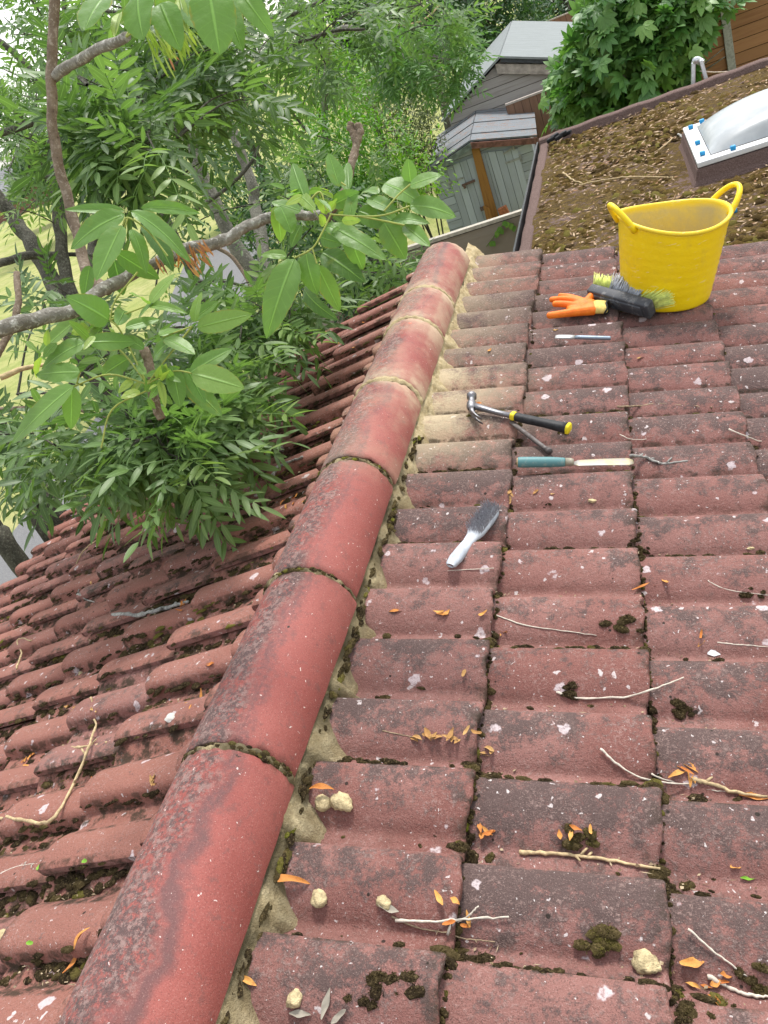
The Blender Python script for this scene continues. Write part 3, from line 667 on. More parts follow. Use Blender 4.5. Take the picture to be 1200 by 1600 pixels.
# chisels, hammer, knife, wire brush
def steel(name, c, rough=0.4, metal=0.75, rust=0.4, rc=(0.12, 0.08, 0.06)):
    m = Mat(name, rough, 0.5); m.b.inputs['Metallic'].default_value = metal
    n = m.noise(60, 6, 0.7); m.col(m.mix(m.ramp(n, 0.45, 0.7, 0, rust), c, rc)); m.link(m.ramp(n, 0.3, 0.7, rough - 0.08, rough + 0.25), m.b.inputs['Roughness']); m.bump(m.noise(200, 4), 0.0006); return m.m
ch = empty('bolster_chisel', w1(0.53, 2.37), 'pale steel flat chisel with spread blade lying in a tile groove', 'chisel')
p, q = (0.447, 2.378), (0.622, 2.362); u, v, L = frame2(p, q)
def sweep(mb, sec, O, u, v, mat=0, n=12, sq=0.6):
    """sections: (x along, half width across, half height, centre height)"""
    V = []
    for x, a_, b_, zc in sec:
        for j in range(n):
            t = 2 * math.pi * (j + 0.5) / n; cx_ = math.copysign(abs(math.cos(t)) ** sq, math.cos(t)); cy_ = math.copysign(abs(math.sin(t)) ** sq, math.sin(t))
            V.append(np.array([O[0], O[1], 0]) + u * x + v * (a_ * cx_) + np.array([0, 0, zc + b_ * cy_]))
    k = len(sec); mb.add(loc(V), grid_faces(k, n, True) + [tuple(range(n)), tuple(range((k - 1) * n, k * n))], mat)
H0 = -0.014
mb = MB(); sweep(mb, [(0, 0.0125, 0.0010, H0 + 0.013), (0.012, 0.0125, 0.0032, H0 + 0.013), (0.045, 0.0115, 0.0045, H0 + 0.013), (0.062, 0.0075, 0.0055, H0 + 0.013)], p, u, v); mb.build('blade', steel('scuffed_steel', (0.50, 0.51, 0.52), 0.45, 0.6, 0.5, (0.45, 0.42, 0.38)), ch)
mb = MB(); sweep(mb, [(0.0625, 0.0072, 0.0058, H0 + 0.013), (0.075, 0.0068, 0.0066, H0 + 0.013), (L - 0.004, 0.0066, 0.0066, H0 + 0.013), (L, 0.0058, 0.0058, H0 + 0.013)], p, u, v, n=8, sq=0.9); mb.build('shank', steel('blue_grey_steel', (0.27, 0.33, 0.40), 0.4, 0.7, 0.3), ch)

hm = empty('claw_hammer', w1(0.34, 1.83), 'claw hammer with black rubber grip and yellow trim lying across cold chisel', 'hammer')
p, q = (0.232, 1.868), (0.502, 1.762); u, v, L = frame2(p, q)
M_DST = steel('dark_steel', (0.20, 0.20, 0.215), 0.38, 0.8, 0.5)
HH = 0.018
mb = MB(); sweep(mb, [(0.0, 0.011, 0.0085, HH + 0.006), (0.03, 0.0095, 0.0075, HH + 0.004), (0.08, 0.0075, 0.0065, HH), (0.135, 0.0085, 0.0065, HH - 0.001)], p, u, v, n=12, sq=0.7); mb.build('shaft', M_DST, hm)
mb = MB(); sweep(mb, [(0.128, 0.0105, 0.0092, HH), (0.14, 0.0125, 0.0108, HH - 0.001), (0.17, 0.0130, 0.0115, HH - 0.002), (0.22, 0.0125, 0.0110, HH - 0.002), (L - 0.02, 0.0150, 0.0130, HH - 0.003), (L - 0.006, 0.0155, 0.0132, HH - 0.003)], p, u, v, n=16, sq=0.8); grip = mb.build('grip', simple('black_rubber_grip', (0.022, 0.022, 0.024), 0.6, 0.3, 60, bumpd=0.001), hm)
M_YT = simple('yellow_trim', (0.75, 0.60, 0.02), 0.45, 0.1)
mb = MB(); sweep(mb, [(0.121, 0.0100, 0.0088, HH), (0.124, 0.0126, 0.0109, HH), (0.131, 0.0129, 0.0111, HH), (0.135, 0.0118, 0.0104, HH)], p, u, v, n=14); mb.build('collar', M_YT, hm)
mb = MB(); sweep(mb, [(L - 0.0055, 0.0157, 0.0134, HH - 0.003), (L, 0.0160, 0.0136, HH - 0.003), (L + 0.003, 0.0135, 0.0112, HH - 0.003)], p, u, v, n=16); mb.build('end_cap', M_YT, hm)
# head: lies across the shaft, poll away from the camera, claw curving towards it
mb = MB(); O3 = np.array([p[0], p[1], HH + 0.006]); hv = v * 0.86 + np.array([0, 0, 0.25]) - u * 0.45; hv /= np.linalg.norm(hv); hw_ = np.cross(hv, u); hw_ /= np.linalg.norm(hw_); hu = np.cross(hw_, hv)
def hsweep(sec, n=14, sq=0.9):
    V = []
    for c_, a_, b_ in sec:
        for j in range(n):
            t = 2 * math.pi * j / n; cx_ = math.copysign(abs(math.cos(t)) ** sq, math.cos(t)); cy_ = math.copysign(abs(math.sin(t)) ** sq, math.sin(t)); V.append(O3 + hv * c_[0] + hu * (c_[1] + a_ * cx_) + hw_ * (c_[2] + b_ * cy_))
    k = len(sec); mb.add(loc(V), grid_faces(k, n, True) + [tuple(range(n)), tuple(range((k - 1) * n, k * n))])
hsweep([((-0.016, 0, 0), 0.011, 0.011), ((-0.008, -0.001, 0), 0.0135, 0.0125), ((0.008, -0.001, 0), 0.0135, 0.0125), ((0.016, 0, 0), 0.0095, 0.0095), ((0.028, 0, 0), 0.0095, 0.0095), ((0.032, 0, 0), 0.0142, 0.0142), ((0.042, 0, 0), 0.0145, 0.0145), ((0.0445, 0, 0), 0.0128, 0.0128)])
for s_ in (-1, 1):
    hsweep([((-0.014, -0.001, 0.0045 * s_), 0.0085, 0.0058), ((-0.030, 0.002, 0.006 * s_), 0.0062, 0.0056), ((-0.046, 0.009, 0.008 * s_), 0.0042, 0.0055), ((-0.060, 0.019, 0.009 * s_), 0.0024, 0.0050), ((-0.070, 0.029, 0.009 * s_), 0.0008, 0.0038)], 10, 0.7)
mb.build('hammer_head', M_DST, hm)

cc = empty('cold_chisel', w1(0.40, 1.73), 'old dark cold chisel poking out under the hammer grip', 'chisel')
p, q = (0.345, 1.815), (0.455, 1.668); u, v, L = frame2(p, q)
mb = MB(); sweep(mb, [(0, 0.0075, 0.0010, 0.004), (0.02, 0.0075, 0.003, 0.003), (0.05, 0.0068, 0.0060, 0.002), (L - 0.02, 0.0066, 0.0064, 0.001), (L - 0.012, 0.0068, 0.0066, 0.001)], p, u, v, n=8, sq=0.95); mb.build('shank', steel('rusty_dark_steel', (0.13, 0.115, 0.11), 0.6, 0.5, 0.6, (0.09, 0.06, 0.05)), cc)
mb = MB(); sweep(mb, [(L - 0.012, 0.0078, 0.0078, 0.001), (L - 0.002, 0.0098, 0.0098, 0.001), (L + 0.003, 0.0085, 0.0085, 0.001)], p, u, v, n=14, sq=1.0); mb.build('struck_end', steel('mushroomed_steel', (0.11, 0.10, 0.10), 0.6, 0.5, 0.6), cc)

kn = empty('pointing_knife', w1(0.52, 1.605), 'pointing knife with round teal handle and mortar smeared steel blade', 'trowel')
p, q = (0.380, 1.590), (0.660, 1.612); u, v, L = frame2(p, q)
K0 = 0.006
mb = MB(); sweep(mb, [(0.0, 0.0125, 0.0125, K0 + 0.010), (0.004, 0.0135, 0.0135, K0 + 0.010), (0.012, 0.0138, 0.0138, K0 + 0.010), (0.08, 0.0132, 0.0132, K0 + 0.009), (0.112, 0.0115, 0.0115, K0 + 0.008), (0.116, 0.0105, 0.0105, K0 + 0.008)], p, u, v, n=18, sq=1.0)
m = Mat('teal_paint', 0.5, 0.4); m.col(m.mix(m.ramp(m.noise(70, 5, 0.7), 0.52, 0.72, 0, 0.7), (0.085, 0.21, 0.22), (0.30, 0.33, 0.28))); kh = mb.build('handle', m.m, kn)
mb = MB(); sweep(mb, [(-0.003, 0.010, 0.010, K0 + 0.010), (0.0, 0.0115, 0.0115, K0 + 0.010)], p, u, v, n=16, sq=1.0); mb.build('end_plug', simple('pale_wood', (0.50, 0.38, 0.22), 0.8), kn)
mb = MB(); sweep(mb, [(0.1165, 0.0108, 0.0108, K0 + 0.008), (0.130, 0.0100, 0.0100, K0 + 0.008), (0.137, 0.0085, 0.0085, K0 + 0.007)], p, u, v, n=16, sq=1.0); mb.build('ferrule', steel('dull_ferrule', (0.36, 0.33, 0.27), 0.5, 0.6, 0.7, (0.35, 0.30, 0.2)), kn)
mb = MB(); sec = []
for i in range(14):
    t = i / 13; x = 0.1375 + t * (L - 0.1375); hw2 = 0.0135 + 0.0040 * t; 
    if t > 0.90: hw2 *= math.sqrt(max(0.25, 1 - ((t - 0.90) / 0.11) ** 2))
    if t < 0.06: hw2 = 0.006
    sec.append((x, hw2, 0.0011, K0 + 0.004 + 0.002 * math.sin(t * 2.4)))
sweep(mb, sec, p, u, v, n=12, sq=0.8)
m = Mat('smeared_blade', 0.45, 0.5); m.b.inputs['Metallic'].default_value = 0.45
m.col(m.mix(m.ramp(m.noise(28, 5, 0.65), 0.46, 0.60, 0, 0.9), (0.30, 0.28, 0.26), (0.40, 0.34, 0.20))); mb.build('blade', m.m, kn)

wb = empty('wire_brush', w1(0.30, 1.29), 'pale handled wire brush with grey bristles lying on a tile', 'wire brush')
p, q = (0.262, 1.190), (0.338, 1.405); u, v, L = frame2(p, q)
mb = MB(); sec = []
for t, hw2, hh in ((0, 0.008, 0.005), (0.02, 0.0125, 0.007), (0.12, 0.0155, 0.0085), (0.25, 0.0145, 0.0085), (0.38, 0.0125, 0.0085), (0.48, 0.015, 0.009), (0.56, 0.0205, 0.009), (0.75, 0.0215, 0.009), (0.92, 0.0205, 0.009), (0.98, 0.015, 0.008), (1.0, 0.008, 0.005)):
    sec.append((t * L, hw2, hh, 0.004 + 0.010 * max(0, t - 0.4) * 0))
sweep(mb, sec, p, u, v, n=16, sq=0.75)
m = Mat('grey_white_handle', 0.6, 0.3); m.col(m.mix(m.ramp(m.noise(22, 5, 0.7, m.scale(1, 0.4, 1)), 0.40, 0.68), (0.46, 0.49, 0.54), (0.24, 0.26, 0.30))); mb.build('handle', m.m, wb)
mb = MB(); rr_ = random.Random(9)
for i in range(22):
    for j in range(7):
        b0 = np.array([p[0], p[1], 0.012]) + u * (L * (0.53 + 0.45 * i / 21)) + v * ((j - 3) * 0.0058)
        for k in range(4):
            dv = np.array([0, 0, 1.0]) + v * rr_.gauss(0.15, 0.28) + u * rr_.gauss(0, 0.28); dv /= np.linalg.norm(dv); ln = rr_.uniform(0.012, 0.020)
            tube(mb, [tuple(x) for x in loc([b0, b0 + dv * ln])], [0.0006, 0.0005], 3, cap=False)
mb.build('bristles', steel('wire_bristles', (0.38, 0.38, 0.42), 0.5, 0.5, 0.3), wb)

# ------------------------------------------------------------------ moss
def moss_material():
    m = Mat('moss_cushion', 1.0, 0.05); t = m.attr('tone'); n = m.noise(260, 4, 0.7)
    c = m.mix(m.ramp(t, 0.0, 0.45), (0.028, 0.020, 0.012), (0.072, 0.054, 0.024)); c = m.mix(m.ramp(t, 0.45, 0.8), c, (0.13, 0.115, 0.028)); c = m.mix(m.ramp(t, 0.85, 1.0), c, (0.15, 0.16, 0.02))
    c = m.mix(m.ramp(n, 0.50, 0.68, 0, 0.65), c, (0.20, 0.15, 0.075)); m.col(c); m.bump(m.noise(500, 3), 0.003); return m.m
M_MOSS = moss_material()
mossR, mossL = MB(), MB(); mr = random.Random(21)
def clump(mb, side, d, y, r, h, tone, base=-0.02, elong=1.0, blades=26, ang=0.0):
    f = RS if side > 0 else LS; V = []; T = []; NA_, NRG = 9, 4; ph = mr.uniform(0, 9)
    for i in range(NRG):
        t = i / (NRG - 1) * 1.0
        for j in range(NA_):
            a = 2 * math.pi * j / NA_; rr_ = r * math.cos(t * math.pi / 2 * 0.95) * (1 + 0.28 * math.sin(2 * a + ph) + mr.uniform(-0.16, 0.16)); hh = h * math.sin(t * math.pi / 2) * mr.uniform(0.75, 1.15)
            ca, sa = math.cos(a) * rr_ * elong, math.sin(a) * rr_
            V.append(f(d + ca * math.cos(ang) - sa * math.sin(ang), y + ca * math.sin(ang) + sa * math.cos(ang), base + hh)[:]); T.append(max(0, min(1, tone + mr.uniform(-0.08, 0.08))))
    F = grid_faces(NRG, NA_, True) + [tuple(range((NRG - 1) * NA_, NRG * NA_))]; F = F if side < 0 else F
    mb.add(V, F, 0, tone=T)
    V = []; F = []; T = []
    for k in range(blades):
        t = mr.random() ** 0.7; a = mr.uniform(0, 6.283); rr_ = r * math.cos(t * 1.5); hh = h * math.sin(t * 1.5)
        ca, sa = math.cos(a) * rr_ * elong, math.sin(a) * rr_
        P = np.array(f(d + ca * math.cos(ang) - sa * math.sin(ang), y + ca * math.sin(ang) + sa * math.cos(ang), base + hh))
        o_ = np.array([mr.gauss(0, 1), mr.gauss(0, 1), mr.gauss(0.5, 0.7)]); o_ /= np.linalg.norm(o_) + 1e-9; s_ = np.cross(o_, np.array([mr.gauss(0, 1), mr.gauss(0, 1), mr.gauss(0, 1)])); s_ /= np.linalg.norm(s_) + 1e-9
        ln = mr.uniform(0.002, 0.0048) * min(1.3, r / 0.01); wd = mr.uniform(0.0005, 0.0011); b_ = len(V)
        V += [P - s_ * wd, P + s_ * wd, P + o_ * ln]; F.append((b_, b_ + 1, b_ + 2)); T += [min(1, tone + mr.uniform(0.0, 0.30))] * 3
    mb.add(V, F, 0, tone=T)
def tone(): 
    x = mr.random(); return mr.uniform(0.0, 0.3) if x < 0.66 else (mr.uniform(0.3, 0.6) if x < 0.9 else mr.uniform(0.6, 1.0))
# right slope: along the column joints
for k, d in enumerate(R_ENDS[:4]):
    y = -0.45
    while y < 3.2:
        near = max(0.3, min(1.0, (2.6 - y) / 1.6)); q = ((YV - y) / 0.15) % 1.0
        low = 1.0 if (q > 0.60 or q < 0.05) else 0.55
        if mr.random() < near * (0.25 + 0.75 * low):
            r = mr.uniform(0.004, 0.0085) * (1.3 if low == 1.0 else 0.8)
            clump(mossR, 1, d + mr.uniform(0.0, 0.007), y, r, r * mr.uniform(0.8, 1.1), tone(), surf(1, d + 0.006, y) - 0.001, mr.uniform(0.8, 1.2), 26)
        y += mr.uniform(0.005, 0.010)
    for n in range(0, 26):
        yy = YV - 0.15 * n + 0.020
        if mr.random() < (0.8 if yy < 2.0 else 0.5):
            for _ in range(mr.randint(4, 11)):
                r = mr.uniform(0.005, 0.013); dd = d + (mr.uniform(-0.006, 0.02) if mr.random() < 0.5 else mr.uniform(-0.01, 0.075)); y2 = yy + mr.uniform(-0.014, 0.018); clump(mossR, 1, dd, y2, r, r * mr.uniform(0.35, 0.7), tone(), surf(1, dd, y2) - 0.002, mr.uniform(0.9, 1.9), 60)
# right slope: along the side laps and the feet of the rolls
for n in range(1, 27):
    yy = YV - 0.15 * n
    for k in range(5):
        d0 = R_ENDS[0] - GA + k * GA
        if n % 2: amount = mr.choice([0.9, 0.6, 0.12]) if yy < 1.9 else mr.choice([0.5, 0.1, 0.06])
        else: amount = mr.choice([0.0, 0.0, 0.15]) if yy < 1.9 else mr.choice([0.0, 0.1, 0.25])
        d = d0 + 0.02
        while d < d0 + GA - 0.01:
            if mr.random() < amount * (0.55 + 0.45 * math.sin(d * 31 + n * 2.3)) and d > 0.13:
                r = mr.uniform(0.003, 0.0070) * (1.0 if n % 2 else 0.7); y2 = yy + (0.0 if n % 2 else -0.0) + mr.uniform(-0.002, 0.007); clump(mossR, 1, d, y2, r, r * 0.9, tone() * 0.7, surf(1, d, yy - 0.006) - 0.005, 1.9, 24)
            d += mr.uniform(0.005, 0.009)
# right slope: loose crumbs and cushions in the pans
for _ in range(260):
    n = mr.randint(1, 26); yy = YV - 0.15 * n + mr.uniform(0.006, 0.050); d = mr.uniform(0.15, 1.45); r = mr.choice([mr.uniform(0.0015, 0.004), mr.uniform(0.0015, 0.004), mr.uniform(0.004, 0.009)])
    clump(mossR, 1, d, yy, r, r * 0.5, tone() * 0.8, surf(1, d, yy) - 0.001, mr.uniform(0.9, 1.5), 26)
for (px, py, r, tn) in ((1090, 1100, 0.021, 0.15), (945, 1480, 0.021, 0.5), (1190, 1530, 0.020, 0.35), (1185, 930, 0.016, 0.1), (870, 785, 0.014, 0.05), (745, 660, 0.013, 0.75), (980, 992, 0.021, 0.2), (905, 1080, 0.018, 0.12), (810, 510, 0.012, 0.7), (695, 652, 0.016, 0.35), (640, 1555, 0.020, 0.1), (590, 1575, 0.016, 0.1), (910, 1315, 0.020, 0.4), (890, 680, 0.012, 0.55), (1010, 855, 0.016, 0.1), (1180, 720, 0.013, 0.3), (1090, 1600, 0.018, 0.2)):
    P = onr(px, py, -0.03); 
    for _ in range(7):
        r2 = r * mr.uniform(0.3, 0.6); dd = P[0] / CA - 0.004 + mr.gauss(0, r * 0.8); y2 = P[1] + mr.gauss(0, r * 0.4); clump(mossR, 1, dd, y2, r2, r2 * 0.6, max(0, tn + mr.uniform(-0.1, 0.1)), surf(1, dd, y2) - 0.002, 1.2, 90)
# along the lower edge of the near ridge tiles, and round their joints
y = -0.5
while y < 1.75:
    for _ in range(2):
        if mr.random() < 0.86:
            r = mr.uniform(0.004, 0.008); clump(mossR, 1, mr.uniform(0.083, 0.098) + 0.005 * math.sin(y * 15), y, r, r * 0.6, tone(), mr.uniform(-0.022, -0.004), 1.9, 34, math.pi / 2 + mr.gauss(0, 0.3))
    y += mr.uniform(0.006, 0.011)
for yj in ends[1:6]:
    for k in range(70):
        a = math.radians(mr.uniform(-85, 85)); keep = 0.35 + 0.65 * (0.5 + 0.5 * math.sin(a * 3 + yj * 7))
        if mr.random() > keep: continue
        P = np.array([XC + (RR - 0.002) * math.sin(a), yj + mr.gauss(0, 0.003), ZC + (RR - 0.002) * math.cos(a)]); nv = np.array([math.sin(a), 0, math.cos(a)]); r = mr.uniform(0.003, 0.0065); V = []; tn = tone()
        t1 = np.array([math.cos(a), 0, -math.sin(a)]); t2 = np.array([0, 1, 0.0])
        for i in range(3):
            tt = i / 2
            for j in range(7):
                b_ = 2 * math.pi * j / 7; q_ = r * math.cos(tt * 1.35) * mr.uniform(0.8, 1.2); V.append(P + t1 * math.cos(b_) * q_ * 1.3 + t2 * math.sin(b_) * q_ * 0.8 + nv * (r * 0.8 * math.sin(tt * 1.4) * mr.uniform(0.8, 1.2)))
        mossR.add(V, grid_faces(3, 7, True) + [tuple(range(14, 21))], 0, tone=tn)
# left slope: thick dark bands on the near side of every roll, silt in the pans
for n in range(-1, 28):
    ys_ = YV - 0.15 * n; seam = (n % 2 == 0)
    for k in range(9):
        d0 = 0.14 + k * GA * 0.98; dens = mr.choice([0.45, 0.75, 1.0]) * (1.0 if ys_ < 2.4 else 0.6); bright = mr.random() < 0.12
        d = d0
        while d < d0 + GA and d < 2.5:
            if mr.random() < dens * 0.85:     # dark moss on the free edge / roll flank
                r = mr.uniform(0.004, 0.010); y2 = ys_ + (mr.uniform(-0.010, 0.003) if seam else mr.uniform(-0.012, 0.001)); clump(mossL, -1, d, y2, r, r * 0.7, mr.uniform(0.5, 1) if bright else tone() * 0.6, surf(-1, d, y2) - 0.001, 1.9, 26)
            if mr.random() < dens * 0.8 + 0.15:     # pan
                r = mr.uniform(0.005, 0.014); y2 = ys_ - mr.uniform(0.006, 0.040); clump(mossL, -1, d, y2, r, r * 0.55, tone() * 0.75, surf(-1, d, y2) - 0.001, 1.4, 22)
            d += mr.uniform(0.006, 0.012)
for k, d in enumerate(L_ENDS[:-1]):
    y = -0.2
    while y < 3.2:
        if mr.random() < 0.7:
            r = mr.uniform(0.003, 0.007); clump(mossL, -1, d + 0.003, y, r, r, tone() * 0.7, surf(-1, d + 0.005, y), 1.0, 16)
        y += 0.012
print('moss verts', mossR.n, mossL.n)
tag(mossR.build('moss', M_MOSS), 'dark moss cushions lining the tile joints of the right slope', None, None, 'stuff')
tag(mossL.build('moss', M_MOSS), 'dark moss and silt lining the tile rows of the left slope', None, None, 'stuff')

# ------------------------------------------------------------------ litter on the tiles: twigs, dry leaves, mortar crumbs
lr = random.Random(33)
def surf_pt(px, py, lift=0.0):
    """tile surface under a picture point, on whichever slope it meets"""
    for side in (1, -1):
        h = -0.02
        for _ in range(4):
            P = (onr if side > 0 else onl)(px, py, h); d = abs(P[0]) / CA; h = surf(side, d, P[1])
        if P[0] * side > 0: break
    n = NR if side > 0 else NL
    return Vector(P) + n * lift, n, side
M_TWIG = simple('grey_brown_twig', (0.27, 0.20, 0.13), 0.9, 0.35, 120, bumpd=0.001, bscale=300)
M_PALE = simple('bleached_stalk', (0.56, 0.50, 0.42), 0.85, 0.2, 150)
M_GREYT = simple('grey_lichened_twig', (0.30, 0.29, 0.27), 0.95, 0.4, 90, bumpd=0.0015, bscale=250)
M_STRAW = simple('tan_twig', (0.46, 0.35, 0.20), 0.9, 0.3, 100, bumpd=0.001, bscale=300)
def twig(label, pts, rad, mat, lifts=None, name='twig', side_shoots=0, cat='twig'):
    P = []
    for i, (px, py) in enumerate(pts):
        p_, n_, s_ = surf_pt(px, py); P.append(p_ + n_ * (rad + (lifts[i] if lifts else 0.001)))
    # keep the twig clear of the rolls it spans: sample and lift
    Q = [Vector(q) for q in smooth_path([p[:] for p in P], 7)]
    out = []
    for i, q in enumerate(Q):
        side = 1 if q.x > 0 else -1; n_ = NR if side > 0 else NL; d = abs(q.x * CA) + (-q.z) * SA; h = q.dot(n_); hs = surf(side, d, q.y) + rad * 0.6
        out.append(q + n_ * max(0, hs - h) + Vector((lr.gauss(0, rad * 0.22), lr.gauss(0, rad * 0.22), lr.gauss(0, rad * 0.1))))
    k = len(out); mb = MB(); tube(mb, [q[:] for q in out], [rad * (1.0 - 0.45 * i / k) * lr.uniform(0.78, 1.2) for i in range(k)], 8, jit=0.16)
    for _ in range(side_shoots):
        i = lr.randint(k // 4, k - 2); t = (out[min(i + 1, k - 1)] - out[i - 1]).normalized(); n_ = NR if out[i].x > 0 else NL
        s_ = t.cross(n_) * lr.choice([-1, 1]); e = out[i] + (t * 0.6 + s_ * 0.7 + n_ * 0.3).normalized() * lr.uniform(0.008, 0.022)
        tube(mb, [out[i][:], ((out[i] + e) / 2 + n_ * 0.002)[:], e[:]], [rad * 0.7, rad * 0.55, rad * 0.5], 6)
    c0 = out[k // 2]; o = mb.build(name, mat, None, True, loc=c0[:]); return tag(o, label, cat, 'twigs and stalks fallen on the roof')
twig('brown twig lying along a groove below the hammer, spanning two tiles', [(965, 637), (1010, 636), (1060, 639), (1118, 641)], 0.0028, M_TWIG, None, side_shoots=3)
twig('thin bleached stalk right of the yellow green moss tuft near the hammer', [(968, 680), (990, 688), (1040, 686), (1085, 678)], 0.0014, M_PALE, None)
twig('pale stalk crossing a tile at the right edge above the knife', [(1138, 672), (1165, 683), (1200, 697)], 0.0018, M_PALE)
twig('knobbly grey twig touching the tip of the pointing knife', [(984, 716), (1008, 719), (1030, 728), (1072, 738)], 0.0042, M_GREYT, [0.004, 0.005, 0.004, 0.002], side_shoots=4)
twig('thin white stalk lying in the groove below the wire brush', [(598, 899), (650, 894), (700, 893), (772, 889)], 0.0014, M_PALE)
twig('long curved white stalk on the tile below the wire brush joint', [(776, 963), (820, 978), (870, 986), (932, 997)], 0.0015, M_PALE)
twig('short white stalk on the dead leaves between two mossy tiles', [(640, 972), (680, 980), (720, 984), (770, 990)], 0.0014, M_PALE)
twig('white stalk lifting off the roof over a moss cushion at centre right', [(868, 1088), (900, 1096), (960, 1096), (1010, 1086), (1067, 1068)], 0.0022, M_PALE, [0.001, 0.001, 0.003, 0.008, 0.014])
twig('thin curved stalk with dark bud at the right edge', [(1106, 908), (1125, 926), (1150, 934), (1200, 937)], 0.0012, M_PALE)
twig('pale stalk in the groove at right edge beside white lichen', [(1120, 1008), (1145, 1012), (1170, 1017), (1200, 1019)], 0.0014, M_PALE)
twig('long white stalk slanting across the side lap at lower right', [(938, 1174), (965, 1198), (1010, 1221), (1090, 1228)], 0.0021, M_PALE, [0.006, 0.004, 0.003, 0.001])
twig('thicker tan stick lying over white stalks at lower right edge', [(1082, 1224), (1110, 1230), (1150, 1241), (1198, 1248)], 0.0040, M_STRAW, None, side_shoots=1)
twig('second white stalk under the tan stick at lower right', [(1018, 1212), (1060, 1226), (1110, 1236), (1140, 1238)], 0.0016, M_PALE)
twig('straight tan twig lying along the top of a near tile at bottom centre right', [(812, 1334), (870, 1336), (940, 1346), (1032, 1360)], 0.0034, M_STRAW, None, side_shoots=3)
twig('white stalk lying straight across the bottom centre joint', [(618, 1441), (690, 1443), (740, 1439), (795, 1436)], 0.0021, M_PALE, [0.003, 0.004, 0.005, 0.003])
twig('white stalk crossing another one at the bottom centre joint', [(700, 1462), (715, 1450), (735, 1434), (748, 1422)], 0.0019, M_PALE, [0.001, 0.005, 0.008, 0.009])
twig('dark bent stalk curving below crossed white stalks', [(612, 1433), (650, 1450), (690, 1458), (735, 1470), (774, 1474)], 0.0013, M_TWIG)
twig('white stalk leaning across tile at bottom right', [(1074, 1458), (1110, 1488), (1140, 1508), (1166, 1528)], 0.0017, M_PALE, [0.010, 0.006, 0.003, 0.001])
twig('wide pale stalk at the bottom right corner', [(1105, 1528), (1140, 1546), (1170, 1556), (1200, 1560)], 0.0030, M_PALE)
twig('fine brown stalk at left of the curled brown leaves', [(598, 1143), (630, 1150), (655, 1154)], 0.0012, M_TWIG)
# left slope
twig('bent tan twig with a rough end standing off the near left tiles', [(-8, 1280), (40, 1284), (86, 1287), (126, 1232), (152, 1172), (161, 1130), (150, 1096)], 0.0042, M_STRAW, [0.002, 0.003, 0.008, 0.016, 0.020, 0.018, 0.016], side_shoots=2)
twig('crooked grey lichened branch lying on the middle left tiles', [(192, 976), (225, 963), (262, 953), (297, 943)], 0.0075, M_GREYT, None, side_shoots=3)
twig('grey branch lying near the overhanging leaves on left slope', [(428, 748), (436, 732), (455, 726), (476, 716)], 0.0060, M_GREYT, None, side_shoots=2)
twig('thin tan twig curved over moss on the left slope', [(121, 884), (132, 868), (150, 853), (167, 848)], 0.0034, M_STRAW, [0.003, 0.012, 0.014, 0.004])
twig('short pale stick standing on the left slope near edge of picture', [(28, 1046), (36, 1025), (44, 1010), (52, 1003)], 0.0038, M_STRAW, [0.002, 0.004, 0.006, 0.006])
twig('thin white stalk lying in a mossy row at far left', [(0, 1027), (12, 1021), (25, 1014)], 0.0016, M_PALE)
twig('pale stalk tangled in the row above the bent tan twig', [(95, 1173), (120, 1170), (150, 1166), (176, 1160)], 0.0036, M_STRAW, None, side_shoots=2)
twig('forked white straw in dark silt at lower left', [(2, 1366), (25, 1356), (45, 1352), (66, 1350)], 0.0016, M_PALE, None, side_shoots=2)
twig('dark twig fragment on the left slope eaves', [(122, 930), (135, 938), (150, 942)], 0.004, M_GREYT, None, side_shoots=1)

# loose crumbs of cream mortar
M_CRUMB = simple('cream_mortar_crumb', (0.52, 0.42, 0.24), 0.95, 0.30, 70, bumpd=0.005, bscale=220)
def crumb(label, px, py, r, flat=0.5, mat=None, el=1.25, rot=0.3):
    p_, n_, s_ = surf_pt(px, py); bm = bmesh.new(); bmesh.ops.create_icosphere(bm, subdivisions=3, radius=1.0)
    ph = [lr.uniform(0, 6) for _ in range(6)]
    V = []
    for v in bm.verts:
        c_ = v.co; k_ = 1 + 0.13 * math.sin(3.1 * c_.x + ph[0]) + 0.10 * math.sin(4.3 * c_.y + ph[1]) + 0.08 * math.sin(7 * c_.z + ph[2] + 3 * c_.x) + 0.07 * math.sin(13 * c_.x + 11 * c_.y + ph[3]) + 0.05 * math.sin(19 * c_.z + 17 * c_.y + ph[4])
        c_ = c_ * k_; x, y = c_.x * el, c_.y; V.append(np.array(EX) * r * (x * math.cos(rot) - y * math.sin(rot)) + np.array(EY) * r * (x * math.sin(rot) + y * math.cos(rot)) + np.array(n_) * r * flat * max(-0.6, c_.z))
    F = [tuple(v.index for v in f.verts) for f in bm.faces]; bm.free()
    mb = MB(); mb.add(V, F); o = mb.build('mortar_crumb', mat or M_CRUMB); o.location = p_ + n_ * (r * flat * 0.5); return tag(o, label, 'mortar crumb', 'crumbs of mortar lying on the tiles')
crumb('round cream mortar crumb on the tile below knife blade', 925, 781, 0.0115, 0.35)
crumb('yellowish flat mortar crumb in moss right of the wire brush', 820, 842, 0.0115, 0.4)
crumb('small pale mortar crumb beside a larger yellowish crumb near wire brush', 858, 839, 0.0085, 0.45, rot=0.1)
crumb('white mortar crumb at the right edge beside dark moss', 1172, 857, 0.0075, 0.6)
crumb('large pale mortar crumb at the bottom right on a tile', 1010, 1506, 0.0155, 0.55, rot=-0.5)
crumb('square cream mortar crumb at the tip of long orange leaf', 499, 1406, 0.0125, 0.55, el=1.1)
crumb('cream mortar crumb beside grey leaf in the bottom left column', 600, 1411, 0.0105, 0.6, el=0.9, rot=1.2)
